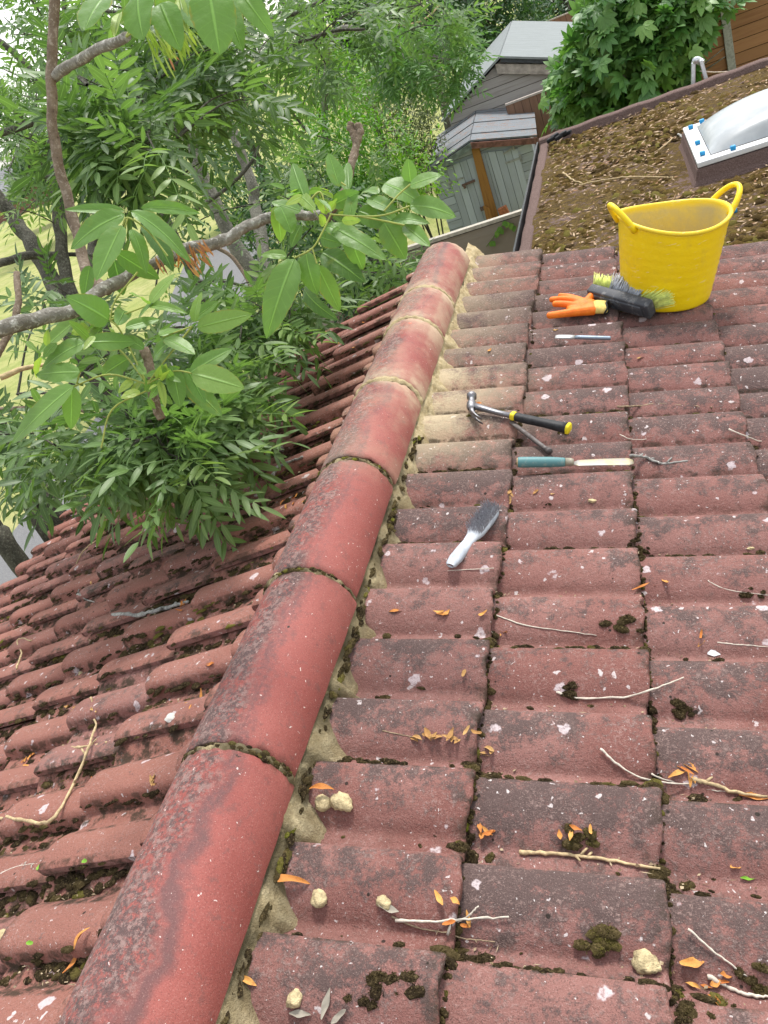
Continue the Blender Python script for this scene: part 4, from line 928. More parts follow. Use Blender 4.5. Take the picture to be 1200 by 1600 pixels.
crumb('left chunk of the two mortar chunks under an orange leaf', 505, 1258, 0.0125, 0.8, rot=0.9)
crumb('right chunk of two mortar chunks under an orange leaf', 535, 1257, 0.0150, 0.75, rot=-0.3)
crumb('small cream crumb in the moss pile at the bottom edge', 462, 1560, 0.010, 0.7, rot=1.3)
crumb('pale stone on the lower left slope beside silt', 8, 1468, 0.013, 0.7)
crumb('white crumb on the left slope silt above the bent twig', 131, 1053, 0.010, 0.7)
crumb('white crumb lying in a leafy row left of the ridge', 270, 1124, 0.011, 0.7, simple('white_crumb', (0.66, 0.63, 0.58), 0.9))
mb = MB(); p_, n_, s_ = surf_pt(1115, 1023); V = []
for (a_, b_, c_) in ((-0.012, -0.003, 0.002), (-0.010, 0.006, 0.006), (-0.004, 0.004, 0.008), (0.003, 0.003, 0.007), (0.010, 0.007, 0.007), (0.012, -0.002, 0.003), (0.0, -0.006, 0.001)): V.append((Vector(EX) * a_ + Vector(EY) * b_ + n_ * c_)[:])
mb.add(V, [(0, 1, 2, 6), (2, 3, 6), (3, 4, 5, 6)]); o = mb.build('plastic_scrap', simple('white_plastic_scrap', (0.75, 0.76, 0.78), 0.3), None, True); o.location = p_ + n_ * 0.001; tag(o, 'torn scrap of white plastic in the litter at right', 'plastic scrap')

# dry leaves
def leaf_material(name, c1, c2, c3):
    m = Mat(name, 0.75, 0.25); t = m.attr('tone'); n = m.noise(120, 4, 0.7)
    c = m.mix(t, c1, c2); c = m.mix(m.ramp(n, 0.48, 0.70, 0, 0.6), c, c3); m.col(c); m.bump(m.noise(260, 3), 0.001); return m.m
M_DRY = leaf_material('dry_orange_leaf', (0.44, 0.135, 0.030), (0.60, 0.31, 0.085), (0.27, 0.095, 0.035))
M_BRN = leaf_material('dry_brown_leaf', (0.34, 0.17, 0.055), (0.46, 0.28, 0.11), (0.17, 0.08, 0.035))
M_FRESH = leaf_material('fresh_green_leaf', (0.16, 0.33, 0.03), (0.22, 0.40, 0.06), (0.10, 0.22, 0.03))
def dry_leaf(px, py, ln, wd, ang, curl, mat, label, group, lift=0.002, tilt=0.0, twist=0.0, cat='leaf'):
    p_, n_, s_ = surf_pt(px, py); ex = Vector(EX) if s_ > 0 else Vector((-CA, 0, -SA)); ey = Vector((0, 1, 0)); 
    u = ex * math.cos(ang) + ey * math.sin(ang); v = ey * math.cos(ang) - ex * math.sin(ang); V = []; NL_, NW = 11, 5; ph = lr.uniform(0, 6)
    for i in range(NL_):
        t = i / (NL_ - 1); w_ = wd * (math.sin(math.pi * min(1, t * 0.93 + 0.05)) ** 0.85) * (1 + 0.13 * math.sin(9 * t + ph)); a_ = curl * (t - 0.5)
        for j in range(NW):
            s = (j / (NW - 1) - 0.5); x = ln * (math.sin(a_) / curl if abs(curl) > 1e-3 else t - 0.5); z = ln * ((1 - math.cos(a_)) / curl if abs(curl) > 1e-3 else 0)
            z2 = w_ * (abs(s) * 0.9 + 0.2 * math.sin(8 * t + ph + 5 * s)); tw = twist * (t - 0.5)
            V.append((u * x + v * (s * w_ * math.cos(tw)) + n_ * (z + z2 * 0.6 + s * w_ * math.sin(tw) + lift + tilt * x + abs(math.sin(tw)) * w_ * 0.5))[:])
    mb = MB(); mb.add(V, grid_faces(NL_, NW), 0, tone=lr.random()); o = mb.build('fallen_leaf', mat); o.location = p_; return tag(o, label, cat, group)
def heap(label, group, cx_, cy_, n, sx, sy, mat=None, ln=(0.018, 0.032), cat='leaf'):
    for k in range(n):
        dry_leaf(cx_ + lr.gauss(0, sx), cy_ + lr.gauss(0, sy), lr.uniform(*ln), lr.uniform(0.005, 0.010), lr.uniform(0, 6.28), lr.uniform(-1.6, 2.2), mat or M_DRY, label, group, lr.uniform(0.001, 0.009), lr.uniform(-0.4, 0.4), lr.uniform(-1.5, 1.5), cat)
heap('dry orange leaf in the heap against the right hand joint, level with wire brush', 'leaves heaped on the right joint', 1042, 925, 10, 16, 6, None, (0.022, 0.042))
heap('shrivelled brown leaf in the heap left of round mortar crumb', 'brown leaves below the knife', 828, 779, 13, 16, 4, M_BRN, (0.014, 0.026))
heap('curled brown leaf in the row of leaves on the left column, centre of roof', 'curled brown leaves on the left column', 655, 1157, 5, 10, 4, M_BRN, (0.018, 0.030))
heap('curled brown leaf in the larger cluster beside the first joint, centre of roof', 'curled brown leaves at the first joint', 712, 1158, 8, 15, 6, M_BRN, (0.020, 0.032))
heap('brown leaf lying on the joint moss below a curled cluster', 'brown leaves on the joint moss', 752, 1178, 6, 14, 6, M_BRN, (0.018, 0.030))
heap('orange leaf in the litter beside first joint above the straight tan twig', 'orange leaves above the tan twig', 768, 1302, 5, 14, 6, None, (0.016, 0.026))
heap('orange leaf under the tan stick at the right edge', 'orange leaves under the tan stick', 1068, 1208, 5, 16, 10, None, (0.030, 0.050))
heap('orange leaf in the bottom right pile by pale stalk', 'orange leaves at the bottom right', 1108, 1534, 6, 20, 12, None, (0.018, 0.030))
heap('small orange leaf on moss beside white stalks, lower centre', 'orange leaves on moss, lower centre', 905, 1308, 4, 16, 6, None, (0.016, 0.026))
heap('orange leaf among crossed white stalks at bottom centre', 'orange leaves among crossed stalks', 720, 1430, 5, 22, 18, None, (0.014, 0.026))
heap('orange leaf beside the stalk below the wire brush', 'orange leaves below the wire brush', 680, 963, 4, 26, 4, None, (0.020, 0.030))
heap('orange leaf on the joint right of the long white stalk', 'orange leaves by the long white stalk', 790, 990, 3, 8, 3, None, (0.018, 0.026))
heap('orange leaf at the base of knobbly grey twig', 'orange leaves by the grey twig', 1018, 738, 3, 10, 3, None, (0.020, 0.034))
heap('rusty leaf on the left slope right beside ridge tile, halfway up', 'rusty leaves beside the ridge', 458, 789, 5, 10, 4, None, (0.022, 0.034))
heap('tan leaf in the tuft of leaves against the ridge at lower left', 'tan leaves against the ridge', 243, 1222, 7, 13, 5, M_BRN, (0.018, 0.030))
heap('rusty leaf in silt at the lower left below the bent twig', 'rusty leaves in the silt', 55, 1190, 8, 12, 10, None, (0.016, 0.030))
heap('mixed brown leaf in the row between pale stalks, left slope', 'brown leaves between the stalks', 120, 1105, 8, 16, 8, M_BRN, (0.016, 0.030))
heap('orange leaf near the ridge on the left slope, above the second ridge joint', 'orange leaves by the second joint', 312, 1104, 4, 6, 10, None, (0.026, 0.040))
heap('orange leaf on the left slope beside crooked grey branch', 'orange leaves beside the grey branch', 285, 945, 5, 18, 8, None, (0.018, 0.030))
heap('rusty leaf on the far left slope under the leaves', 'rusty leaves far left', 180, 905, 8, 70, 30, M_BRN, (0.016, 0.028))
heap('rusty leaf caught in moss at the far verge left of ridge', 'rusty leaves at the far verge', 545, 535, 6, 16, 16, None, (0.016, 0.028))
heap('orange leaf in the small pile at the right edge under the curved stalk', 'orange leaves at the right edge', 1090, 1003, 3, 10, 4, None, (0.016, 0.028))
for args in (
    (450, 1382, 0.075, 0.012, 0.1, -1.3, M_DRY, 'long orange strip of leaf arching beside the ridge mortar at bottom', 0.016), (505, 1243, 0.045, 0.010, 0.1, -1.2, M_DRY, 'orange leaf arched over two mortar chunks', 0.024), (385, 1535, 0.036, 0.009, -0.2, -1.0, M_DRY, 'peach coloured leaf touching cream mortar at the bottom left', 0.008),
    (1180, 1247, 0.050, 0.012, 0.0, 0.3, M_DRY, 'wide orange leaf lying flat at the right edge beside tan stick', 0.003), (1080, 1508, 0.034, 0.013, 0.2, 0.9, M_DRY, 'broad orange leaf at the bottom right above pale stalk', 0.004), (1150, 1355, 0.020, 0.010, 0.4, 0.6, M_DRY, 'single small tan leaf in the middle of a tile at right', 0.003),
    (1003, 560, 0.040, 0.010, 0.6, 0.5, M_BRN, 'pale tan leaf beside white lichen on a tile below the broom head', 0.003), (620, 957, 0.034, 0.008, 0.1, -0.8, M_DRY, 'single thin orange leaf on the tile just below the wire brush handle', 0.005), (868, 517, 0.020, 0.008, 0.3, 0.8, M_BRN, 'tiny dry leaf left of the flat chisel', 0.002),
    (765, 549, 0.024, 0.009, 1.2, 0.9, M_DRY, 'curled rusty leaf on the first column above the hammer', 0.003), (748, 632, 0.020, 0.010, 0.1, 0.7, M_DRY, 'orange leaf beside the hammer head', 0.003), (840, 680, 0.030, 0.013, 0.2, 0.6, M_DRY, 'orange leaf under the cold chisel', 0.003),
    (147, 1228, 0.050, 0.012, 1.0, 0.8, M_DRY, 'large orange leaf at the foot of bent tan twig', 0.006), (123, 1508, 0.046, 0.011, 1.9, 1.2, M_DRY, 'upper orange leaf curled against the ridge at the bottom left', 0.010), (134, 1470, 0.040, 0.010, 2.0, -1.2, M_DRY, 'lower orange leaf leaning on the ridge at bottom left', 0.014), (330, 1040, 0.034, 0.010, 0.2, 0.4, M_DRY, 'flat tan leaf by the ridge on the left slope', 0.004),
    (376, 812, 0.030, 0.007, 1.5, 0.3, M_BRN, 'upright straw coloured leaf on left slope near overhanging foliage', 0.012), (686, 1408, 0.026, 0.008, 2.2, 0.7, M_DRY, 'slim orange leaf leaning by the first joint at bottom', 0.008), (725, 1055, 0.020, 0.008, 1.4, 0.5, M_BRN, 'yellow leaf on joint moss in the centre of the roof', 0.005),
    (1195, 650, 0.026, 0.010, 0.2, 0.5, M_DRY, 'orange leaf at the right edge near a pale stalk', 0.003)):
    px, py, ln, wd, an, cu, mt, lb, lf = args; dry_leaf(px, py, ln, wd, an, cu, mt, lb, 'single dry leaves on the tiles', lf)
for args in ((181, 951, 0.030, 0.014, 0.1, 'fresh green leaf lying flat on left slope above crooked branch'), (135, 1348, 0.020, 0.009, 0.3, 'small fresh green leaf near the ridge at lower left'), (63, 1357, 0.015, 0.009, 1.2, 'fresh green leaf tip in dark silt at the lower left'), (50, 1476, 0.026, 0.008, 0.2, 'bright green leaf on silt at the bottom left'), (880, 598, 0.014, 0.008, 0.2, 'tiny green leaf fragment near the joint above brown twig'), (1168, 1375, 0.022, 0.006, 0.1, 'thin green leaf at right edge of a near tile'), (1168, 533, 0.020, 0.006, 0.2, 'thin green leaf right of the broom head'), (283, 1095, 0.016, 0.008, 1.3, 'green leaf scrap in litter left of the ridge')):
    px, py, ln, wd, an, lb = args; dry_leaf(px, py, ln, wd, an, 0.5, M_FRESH, lb, 'fresh leaves fallen on the tiles', 0.004)
# grey dead leaves standing in the moss at the bottom edge
for args in ((510, 1572, 0.034, 0.009, 1.4, 0.3, 'upright grey leaf in the moss pile at the bottom edge'), (470, 1588, 0.030, 0.009, 0.1, 0.3, 'flat grey leaf in the moss pile at bottom edge'), (530, 1592, 0.024, 0.009, 0.7, 0.4, 'pale brown leaf at the bottom edge beside upright grey leaf'), (608, 1424, 0.034, 0.010, -0.2, 0.9, 'crumpled grey leaf around a cream crumb')):
    px, py, ln, wd, an, cu, lb = args; dry_leaf(px, py, ln, wd, an, cu, simple('grey_dead_leaf', (0.30, 0.27, 0.22), 0.9), lb, 'grey dead leaves', 0.006, 0.5 if 'upright' in lb else 0)
# fine litter that nobody could count, in the pans and the joints
mb = MB()
for _ in range(9000):
    left = lr.random() < 0.75
    n = lr.randint(0, 26); side = -1 if left else 1
    if left:
        y = YV - 0.15 * n - lr.uniform(0.006, 0.050); d = 0.14 + 2.35 * lr.random() ** 1.2
    else:
        y = YV - 0.15 * n + lr.uniform(0.006, 0.045); k = lr.randint(0, 3); d = R_ENDS[k] + lr.choice([lr.gauss(0.03, 0.03), lr.uniform(0, GA)])
        if lr.random() < 0.1: continue
    f = RS if side > 0 else LS; h = surf(side, d, y) + lr.uniform(0.0005, 0.006); P = np.array(f(d, y, h)); a_ = lr.uniform(0, 6.28)
    ln = lr.uniform(0.004, 0.022); t_ = np.array([math.cos(a_) * (0.9 + 0.4 * (side < 0)), math.sin(a_) * 0.6, lr.uniform(-0.15, 0.25)]); w_ = lr.uniform(0.0005, 0.0011) if lr.random() < 0.6 else lr.uniform(0.0015, 0.0035); s_ = np.cross(t_, [0, 0, 1]); s_ /= np.linalg.norm(s_) + 1e-9; ln2 = ln if w_ < 0.0012 else ln * 0.5
    mb.add([P - t_ * ln2 / 2 - s_ * w_ * 0.3, P - s_ * w_, P + t_ * ln2 / 2, P + s_ * w_ + np.array([0, 0, w_ * 0.6])], [(0, 1, 2, 3)], 0, tone=lr.random())
tag(mb.build('litter', leaf_material('fine_litter', (0.10, 0.055, 0.03), (0.50, 0.40, 0.26), (0.16, 0.08, 0.03))), 'fine dry litter of stalks and leaf scraps in the tile grooves', None, None, 'stuff')
# litter and moss on the flat roof
fm, fl = MB(), MB(); fr = random.Random(77)
for _ in range(5200):
    x = X0 + 0.1 + (2.6) * fr.random(); y = Y0 + 0.02 + (Y1 - Y0 - 0.16) * fr.random()
    dens = 0.5 + 0.5 * math.sin(x * 5.1 + 1.3 * math.sin(y * 3)) * math.sin(y * 4.3 + 2 * math.sin(x * 2.2)); near_k = (x > sx0 - 0.14 and x < sx1 + 0.14 and y > sy0 - 0.14 and y < sy1 + 0.14)
    if near_k or fr.random() > 0.30 + 0.75 * dens: continue
    r = fr.uniform(0.010, 0.036); hh = r * fr.uniform(0.45, 0.95); V = []; ph = fr.uniform(0, 6); z0 = ZF - 0.006
    for i in range(3):
        t = i / 2
        for j in range(8):
            a_ = 2 * math.pi * j / 8; q_ = r * math.cos(t * 1.3) * (1 + 0.3 * math.sin(2 * a_ + ph) + fr.uniform(-0.2, 0.2)); V.append((x + q_ * math.cos(a_), y + q_ * math.sin(a_), z0 + hh * math.sin(t * 1.4) * fr.uniform(0.7, 1.2)))
    fm.add(V, grid_faces(3, 8, True) + [tuple(range(16, 24))], 0, tone=fr.choice([fr.uniform(0.0, 0.3), fr.uniform(0.2, 0.6), fr.uniform(0.5, 0.8)]))
m = Mat('flat_roof_moss', 1.0, 0.05); t = m.attr('tone'); c = m.mix(m.ramp(t, 0, 0.4), (0.060, 0.040, 0.017), (0.135, 0.088, 0.028)); c = m.mix(m.ramp(t, 0.45, 0.8), c, (0.17, 0.145, 0.038)); c = m.mix(m.ramp(m.noise(150, 4, 0.7), 0.52, 0.7, 0, 0.6), c, (0.26, 0.17, 0.08)); m.col(c); m.bump(m.noise(180, 4, 0.75), 0.010)
tag(fm.build('moss', m.m), 'lumpy brown and olive moss over the flat felt roof', None, None, 'stuff')
for _ in range(6500):
    x = X0 + 0.1 + 2.6 * fr.random(); y = Y0 + 0.02 + (Y1 - Y0 - 0.16) * fr.random()
    if sx0 - 0.1 < x < sx1 + 0.1 and sy0 - 0.1 < y < sy1 + 0.1: continue
    a_ = fr.uniform(0, 6.28); ln = fr.uniform(0.014, 0.060); w_ = fr.uniform(0.0015, 0.0075); P = np.array([x, y, ZF + fr.uniform(0.004, 0.020)]); t_ = np.array([math.cos(a_), math.sin(a_), fr.uniform(-0.2, 0.25)]); s_ = np.array([-math.sin(a_), math.cos(a_), fr.uniform(-0.5, 0.5)])
    fl.add([P - t_ * ln / 2, P - s_ * w_, P + t_ * ln / 2, P + s_ * w_], [(0, 1, 2, 3)], 0, tone=fr.random() ** 0.8)
tag(fl.build('litter', leaf_material('roof_litter', (0.22, 0.10, 0.04), (0.46, 0.34, 0.22), (0.17, 0.10, 0.05))), 'dry leaf litter strewn over the mossy flat roof', None, None, 'stuff')
def flat_twig(label, pts, rad, mat):
    P = [tuple(atz(px, py, ZF + 0.022)) for px, py in pts]; Q = smooth_path(P, 6); mb = MB(); c0 = Q[len(Q) // 2]; tube(mb, [tuple(q + np.array([fr.gauss(0, 0.004), fr.gauss(0, 0.004), fr.uniform(0, 0.004)])) for q in Q], [rad * (1 - 0.4 * i / len(Q)) for i in range(len(Q))], 6)
    tag(mb.build('twig', mat, None, True, loc=tuple(c0)), label, 'twig', 'twigs on the flat roof')
flat_twig('long pale twig lying on the flat roof behind the tub', [(905, 290), (935, 283), (980, 277), (1030, 277), (1050, 279)], 0.006, M_STRAW)
flat_twig('forked pale twig on the flat roof left of skylight', [(1030, 235), (1045, 222), (1052, 215)], 0.006, M_STRAW)
flat_twig('curved pale twig near the left kerb of the flat roof', [(880, 270), (892, 280), (910, 287)], 0.006, M_STRAW)
flat_twig('short grey twig beside the skylight kerb', [(1060, 210), (1068, 216), (1074, 226)], 0.007, M_GREYT)

# ------------------------------------------------------------------ foliage tools
class Leaves:
    """fast collector of many copies of leaf templates, one mesh"""
    def __init__(s): s.V = []; s.F = []; s.T = []; s.U = []; s.W = []; s.n = 0
    def put(s, tmpl, frames, tone):
        """frames: (k,4,3) rows = x axis, y axis, z axis, origin; tone (k,)"""
        V, F, U, W = tmpl; k = len(frames)
        P = np.einsum('vi,kij->kvj', V, frames[:, :3]) + frames[:, None, 3]
        s.V.append(P.reshape(-1, 3)); s.F.append((F[None] + (np.arange(k) * len(V))[:, None, None] + s.n).reshape(-1, 4)); s.n += k * len(V)
        s.T.append(np.repeat(tone, len(V))); s.U.append(np.tile(U, k)); s.W.append(np.tile(W, k))
    def add_mb(s, mb):
        """quads of a collector (stalks, shoots) join as second material"""
        if not mb.n: return
        V = np.concatenate(mb.v); F = np.array([f for f in mb.f if len(f) == 4]); s.V.append(V); s.nq = sum(len(f) for f in s.F); s.F.append(F + s.n); s.n += len(V)
        for L_ in (s.T, s.U, s.W): L_.append(np.full(len(V), 0.5))
    def build(s, name, mat, parent=None, mat2=None):
        V = np.concatenate(s.V); F = np.concatenate(s.F).astype(np.int32); me = bpy.data.meshes.new(name)
        me.vertices.add(len(V)); me.vertices.foreach_set('co', V.astype(np.float32).ravel())
        me.loops.add(F.size); me.loops.foreach_set('vertex_index', F.ravel()); me.polygons.add(len(F))
        me.polygons.foreach_set('loop_start', np.arange(0, F.size, 4, dtype=np.int32)); me.polygons.foreach_set('loop_total', np.full(len(F), 4, dtype=np.int32))
        me.polygons.foreach_set('use_smooth', np.ones(len(F), dtype=bool)); me.update(); me.validate()
        for nm, ar in (('tone', s.T), ('lu', s.U), ('lv', s.W)):
            a = me.attributes.new(nm, 'FLOAT', 'POINT'); a.data.foreach_set('value', np.concatenate(ar).astype(np.float32))
        me.materials.append(mat)
        if mat2 is not None and hasattr(s, 'nq'):
            me.materials.append(mat2); mi = np.zeros(len(F), dtype=np.int32); mi[s.nq:] = 1; me.polygons.foreach_set('material_index', mi)
        o = bpy.data.objects.new(name, me); COL.objects.link(o)
        if parent is not None: o.parent = parent; o.matrix_parent_inverse = world_of(parent).inverted()
        return o
def leaflet(nr, nc, width, droop=0.12, fold=0.25, skew=0.62, serr=0.0, wave=0.0):
    """one blade along +x, length 1; columns odd so a midrib exists"""
    V = []; U = []; W = []
    ts = np.linspace(0, 1, nr)
    for i, t in enumerate(ts):
        w_ = width * 0.5 * (max(t, 0.0) ** skew) * (max(1 - t, 0.0) ** 0.80) * 1.95 + (0.004 if 0 < i < nr - 1 else 0.002)
        if serr and 0 < i < nr - 1: w_ *= 1 + serr * (1 if i % 2 else -1)
        for j in range(nc):
            u = 2 * j / (nc - 1) - 1
            V.append((t, u * w_, -droop * t * t + fold * abs(u) * w_ * (1 - 0.4 * abs(u)) + wave * math.sin(t * 17 + 3 * u) * abs(u) * width)); U.append(u); W.append(t)
    return np.array(V), np.array([(i * nc + j, i * nc + j + 1, (i + 1) * nc + j + 1, (i + 1) * nc + j) for i in range(nr - 1) for j in range(nc - 1)]), np.array(U), np.array(W)
def compound(pairs, length, lf_len, lf_w, tm, rng, droop=0.25, spread=1.05):
    """pinnate leaf: rachis along +x with opposite leaflets and one at the tip"""
    V, F, U, W = [], [], [], []; n = 0
    def add(v, f, u, w): 
        nonlocal n
        V.append(v); F.append(f + n); U.append(u); W.append(w); n += len(v)
    def rach(t): return np.array([t * length, 0, -droop * length * t * t])
    R_ = 0.0012
    pts = [rach(t) for t in np.linspace(0, 1, 6)]; v = []
    for p in pts: v += [p + (0, R_, 0), p + (0, -R_, 0), p + (0, 0, R_ * 1.6)]
    f = [(i * 3 + j, i * 3 + (j + 1) % 3, i * 3 + 3 + (j + 1) % 3, i * 3 + 3 + j) for i in range(5) for j in range(3)]
    add(np.array(v), np.array(f), np.zeros(len(v)), np.full(len(v), 0.5))
    lv, lfc, lu, lw = tm
    def leaf(t, ang, sc, roll, pitch):
        ca, sa = math.cos(ang), math.sin(ang); M_ = np.array([[ca, sa, 0], [-sa, ca, 0], [0, 0, 1.0]])
        Rx = np.array([[1, 0, 0], [0, math.cos(roll), math.sin(roll)], [0, -math.sin(roll), math.cos(roll)]]); Ry = np.array([[math.cos(pitch), 0, math.sin(pitch)], [0, 1, 0], [-math.sin(pitch), 0, math.cos(pitch)]])
        P = (lv * np.array([lf_len * sc, lf_len * sc, lf_len * sc])) @ Rx @ Ry @ M_ + rach(t); add(P, lfc, lu, lw)
    for i in range(pairs):
        t = 0.28 + 0.62 * i / max(1, pairs - 1)
        for s_ in (1, -1): leaf(t, s_ * (spread - 0.25 * i / pairs + rng.gauss(0, 0.10)), (0.80 + 0.22 * math.sin(math.pi * (i + 0.7) / pairs)) * rng.uniform(0.88, 1.1), rng.gauss(0, 0.25), rng.gauss(-0.12, 0.15))
    leaf(1.0, rng.gauss(0, 0.1), 1.05, rng.gauss(0, 0.2), -0.25)
    return np.concatenate(V), np.concatenate(F), np.concatenate(U), np.concatenate(W)
vr = random.Random(101); npr = np.random.RandomState(5)
LF = leaflet(6, 3, 0.33, 0.14, 0.30); LF_S = leaflet(4, 3, 0.36, 0.12, 0.3); HI_VAR = [leaflet(19, 7, w_, dr, fo, sk, 0.022, wv) for w_, dr, fo, sk, wv in ((0.42, 0.12, 0.22, 0.55, 0.010), (0.46, 0.30, 0.34, 0.50, 0.022), (0.40, 0.45, 0.45, 0.62, 0.030), (0.50, 0.22, 0.12, 0.58, 0.035), (0.38, 0.05, 0.55, 0.55, 0.015))]
ASH = [compound(vr.choice([4, 5, 5]), 0.21, 0.082, 1, LF, vr, vr.uniform(0.12, 0.5)) for _ in range(6)]
ASH_S = [compound(4, 0.21, 0.080, 1, LF_S, vr, vr.uniform(0.15, 0.5)) for _ in range(4)]
def norm_(v): return v / (np.linalg.norm(v) + 1e-9)
def frame(x, up=(0, 0, 1), roll=0.0):
    x = norm_(np.array(x, dtype=float)); y = np.cross(np.array(up, dtype=float), x)
    if np.linalg.norm(y) < 1e-4: y = np.array([0, 1.0, 0])
    y = norm_(y); z = np.cross(x, y); c_, s_ = math.cos(roll), math.sin(roll); return np.array([x, y * c_ + z * s_, z * c_ - y * s_])
def foliage_material(name, dark, mid, light, trans=0.45, veins=False, rough=0.45):
    m = Mat(name, rough, 0.5); t = m.attr('tone'); lu = m.attr('lu'); lv = m.attr('lv')
    c = m.mix(m.ramp(t, 0.0, 0.5), dark, mid); c = m.mix(m.ramp(t, 0.5, 1.0), c, light)
    au = m.math('ABSOLUTE', lu)
    c = m.mix(m.math('MULTIPLY', m.ramp(au, 0.10, 0.03), 0.55), c, tuple(min(1, x * 1.9 + 0.03) for x in mid))
    if veins:
        sv = m.math('SINE', m.math('ADD', m.math('MULTIPLY', lv, 52.0), m.math('MULTIPLY', au, -9.0)))
        c = m.mix(m.math('MULTIPLY', m.ramp(sv, 0.93, 1.0), 0.16), c, tuple(x * 1.8 for x in mid)); n = m.noise(28, 4, 0.6); c = m.mix(m.ramp(n, 0.60, 0.78, 0, 0.6), c, (0.28, 0.34, 0.03))
        c = m.mix(m.math('MULTIPLY', m.ramp(m.math('ADD', au, m.math('MULTIPLY', m.noise(40, 3), 0.6)), 1.24, 1.38), 0.8), c, (0.33, 0.30, 0.05))
        m.bump(m.math('ADD', m.math('MULTIPLY', m.noise(90, 4), 0.6), m.math('MULTIPLY', m.ramp(au, 0.14, 0.0), -1.0)), 0.003, 0.6)
    m.col(c)
    tr = m.N.new('ShaderNodeBsdfTranslucent'); m.link(m.mix(1.0, c, (1.0, 1.15, 0.55), 'MULTIPLY'), tr.inputs['Color'])
    mx = m.N.new('ShaderNodeMixShader'); mx.inputs[0].default_value = trans; m.link(m.b.outputs[0], mx.inputs[1]); m.link(tr.outputs[0], mx.inputs[2])
    m.link(mx.outputs[0], m.N['Material Output'].inputs['Surface']); return m.m
M_ASH = foliage_material('ash_leaves', (0.068, 0.128, 0.042), (0.140, 0.235, 0.075), (0.245, 0.355, 0.110), 0.46)
M_ASHN = foliage_material('broad_ash_leaves', (0.085, 0.180, 0.042), (0.170, 0.315, 0.075), (0.36, 0.48, 0.10), 0.45, True, 0.42)
M_ASHL = foliage_material('light_ash_leaves', (0.070, 0.160, 0.040), (0.115, 0.235, 0.060), (0.20, 0.33, 0.09), 0.40)
M_BRIGHT = foliage_material('bright_shrub_leaves', (0.060, 0.165, 0.012), (0.115, 0.27, 0.018), (0.21, 0.38, 0.035), 0.45)
M_OLIVE = foliage_material('olive_shrub_leaves', (0.060, 0.088, 0.028), (0.110, 0.145, 0.048), (0.19, 0.215, 0.080), 0.35)
M_DARKT = foliage_material('dark_tree_leaves', (0.022, 0.065, 0.020), (0.045, 0.115, 0.034), (0.090, 0.18, 0.05), 0.35)
M_MIDT = foliage_material('mid_tree_leaves', (0.055, 0.12, 0.040), (0.090, 0.18, 0.055), (0.16, 0.26, 0.09), 0.4)
M_FIG = foliage_material('fig_leaves', (0.045, 0.125, 0.035), (0.090, 0.215, 0.052), (0.21, 0.37, 0.085), 0.35)
def bark(name, c1, c2, spots=(0.45, 0.45, 0.42)):
    m = Mat(name, 0.95, 0.15); n = m.noise(18, 5, 0.7); f = m.noise(90, 5, 0.75)
    c = m.mix(m.ramp(n, 0.35, 0.65), c1, c2); c = m.mix(m.ramp(f, 0.52, 0.62, 0, 0.85), c, spots); c = m.mix(m.ramp(f, 0.42, 0.32, 0, 0.7), c, tuple(x * 0.3 for x in c1))
    m.col(c); m.bump(m.math('ADD', n, f), 0.006); return m.m
M_BARK = bark('grey_ash_bark', (0.13, 0.125, 0.105), (0.22, 0.21, 0.175), (0.36, 0.35, 0.30))
M_BARKB = bark('brown_young_bark', (0.17, 0.125, 0.09), (0.26, 0.20, 0.15), (0.36, 0.30, 0.24))
M_BARKD = bark('dark_bark', (0.055, 0.052, 0.042), (0.10, 0.095, 0.075), (0.18, 0.18, 0.14))
M_BARKL = bark('lichened_bark', (0.17, 0.155, 0.13), (0.29, 0.27, 0.235), (0.50, 0.49, 0.45))

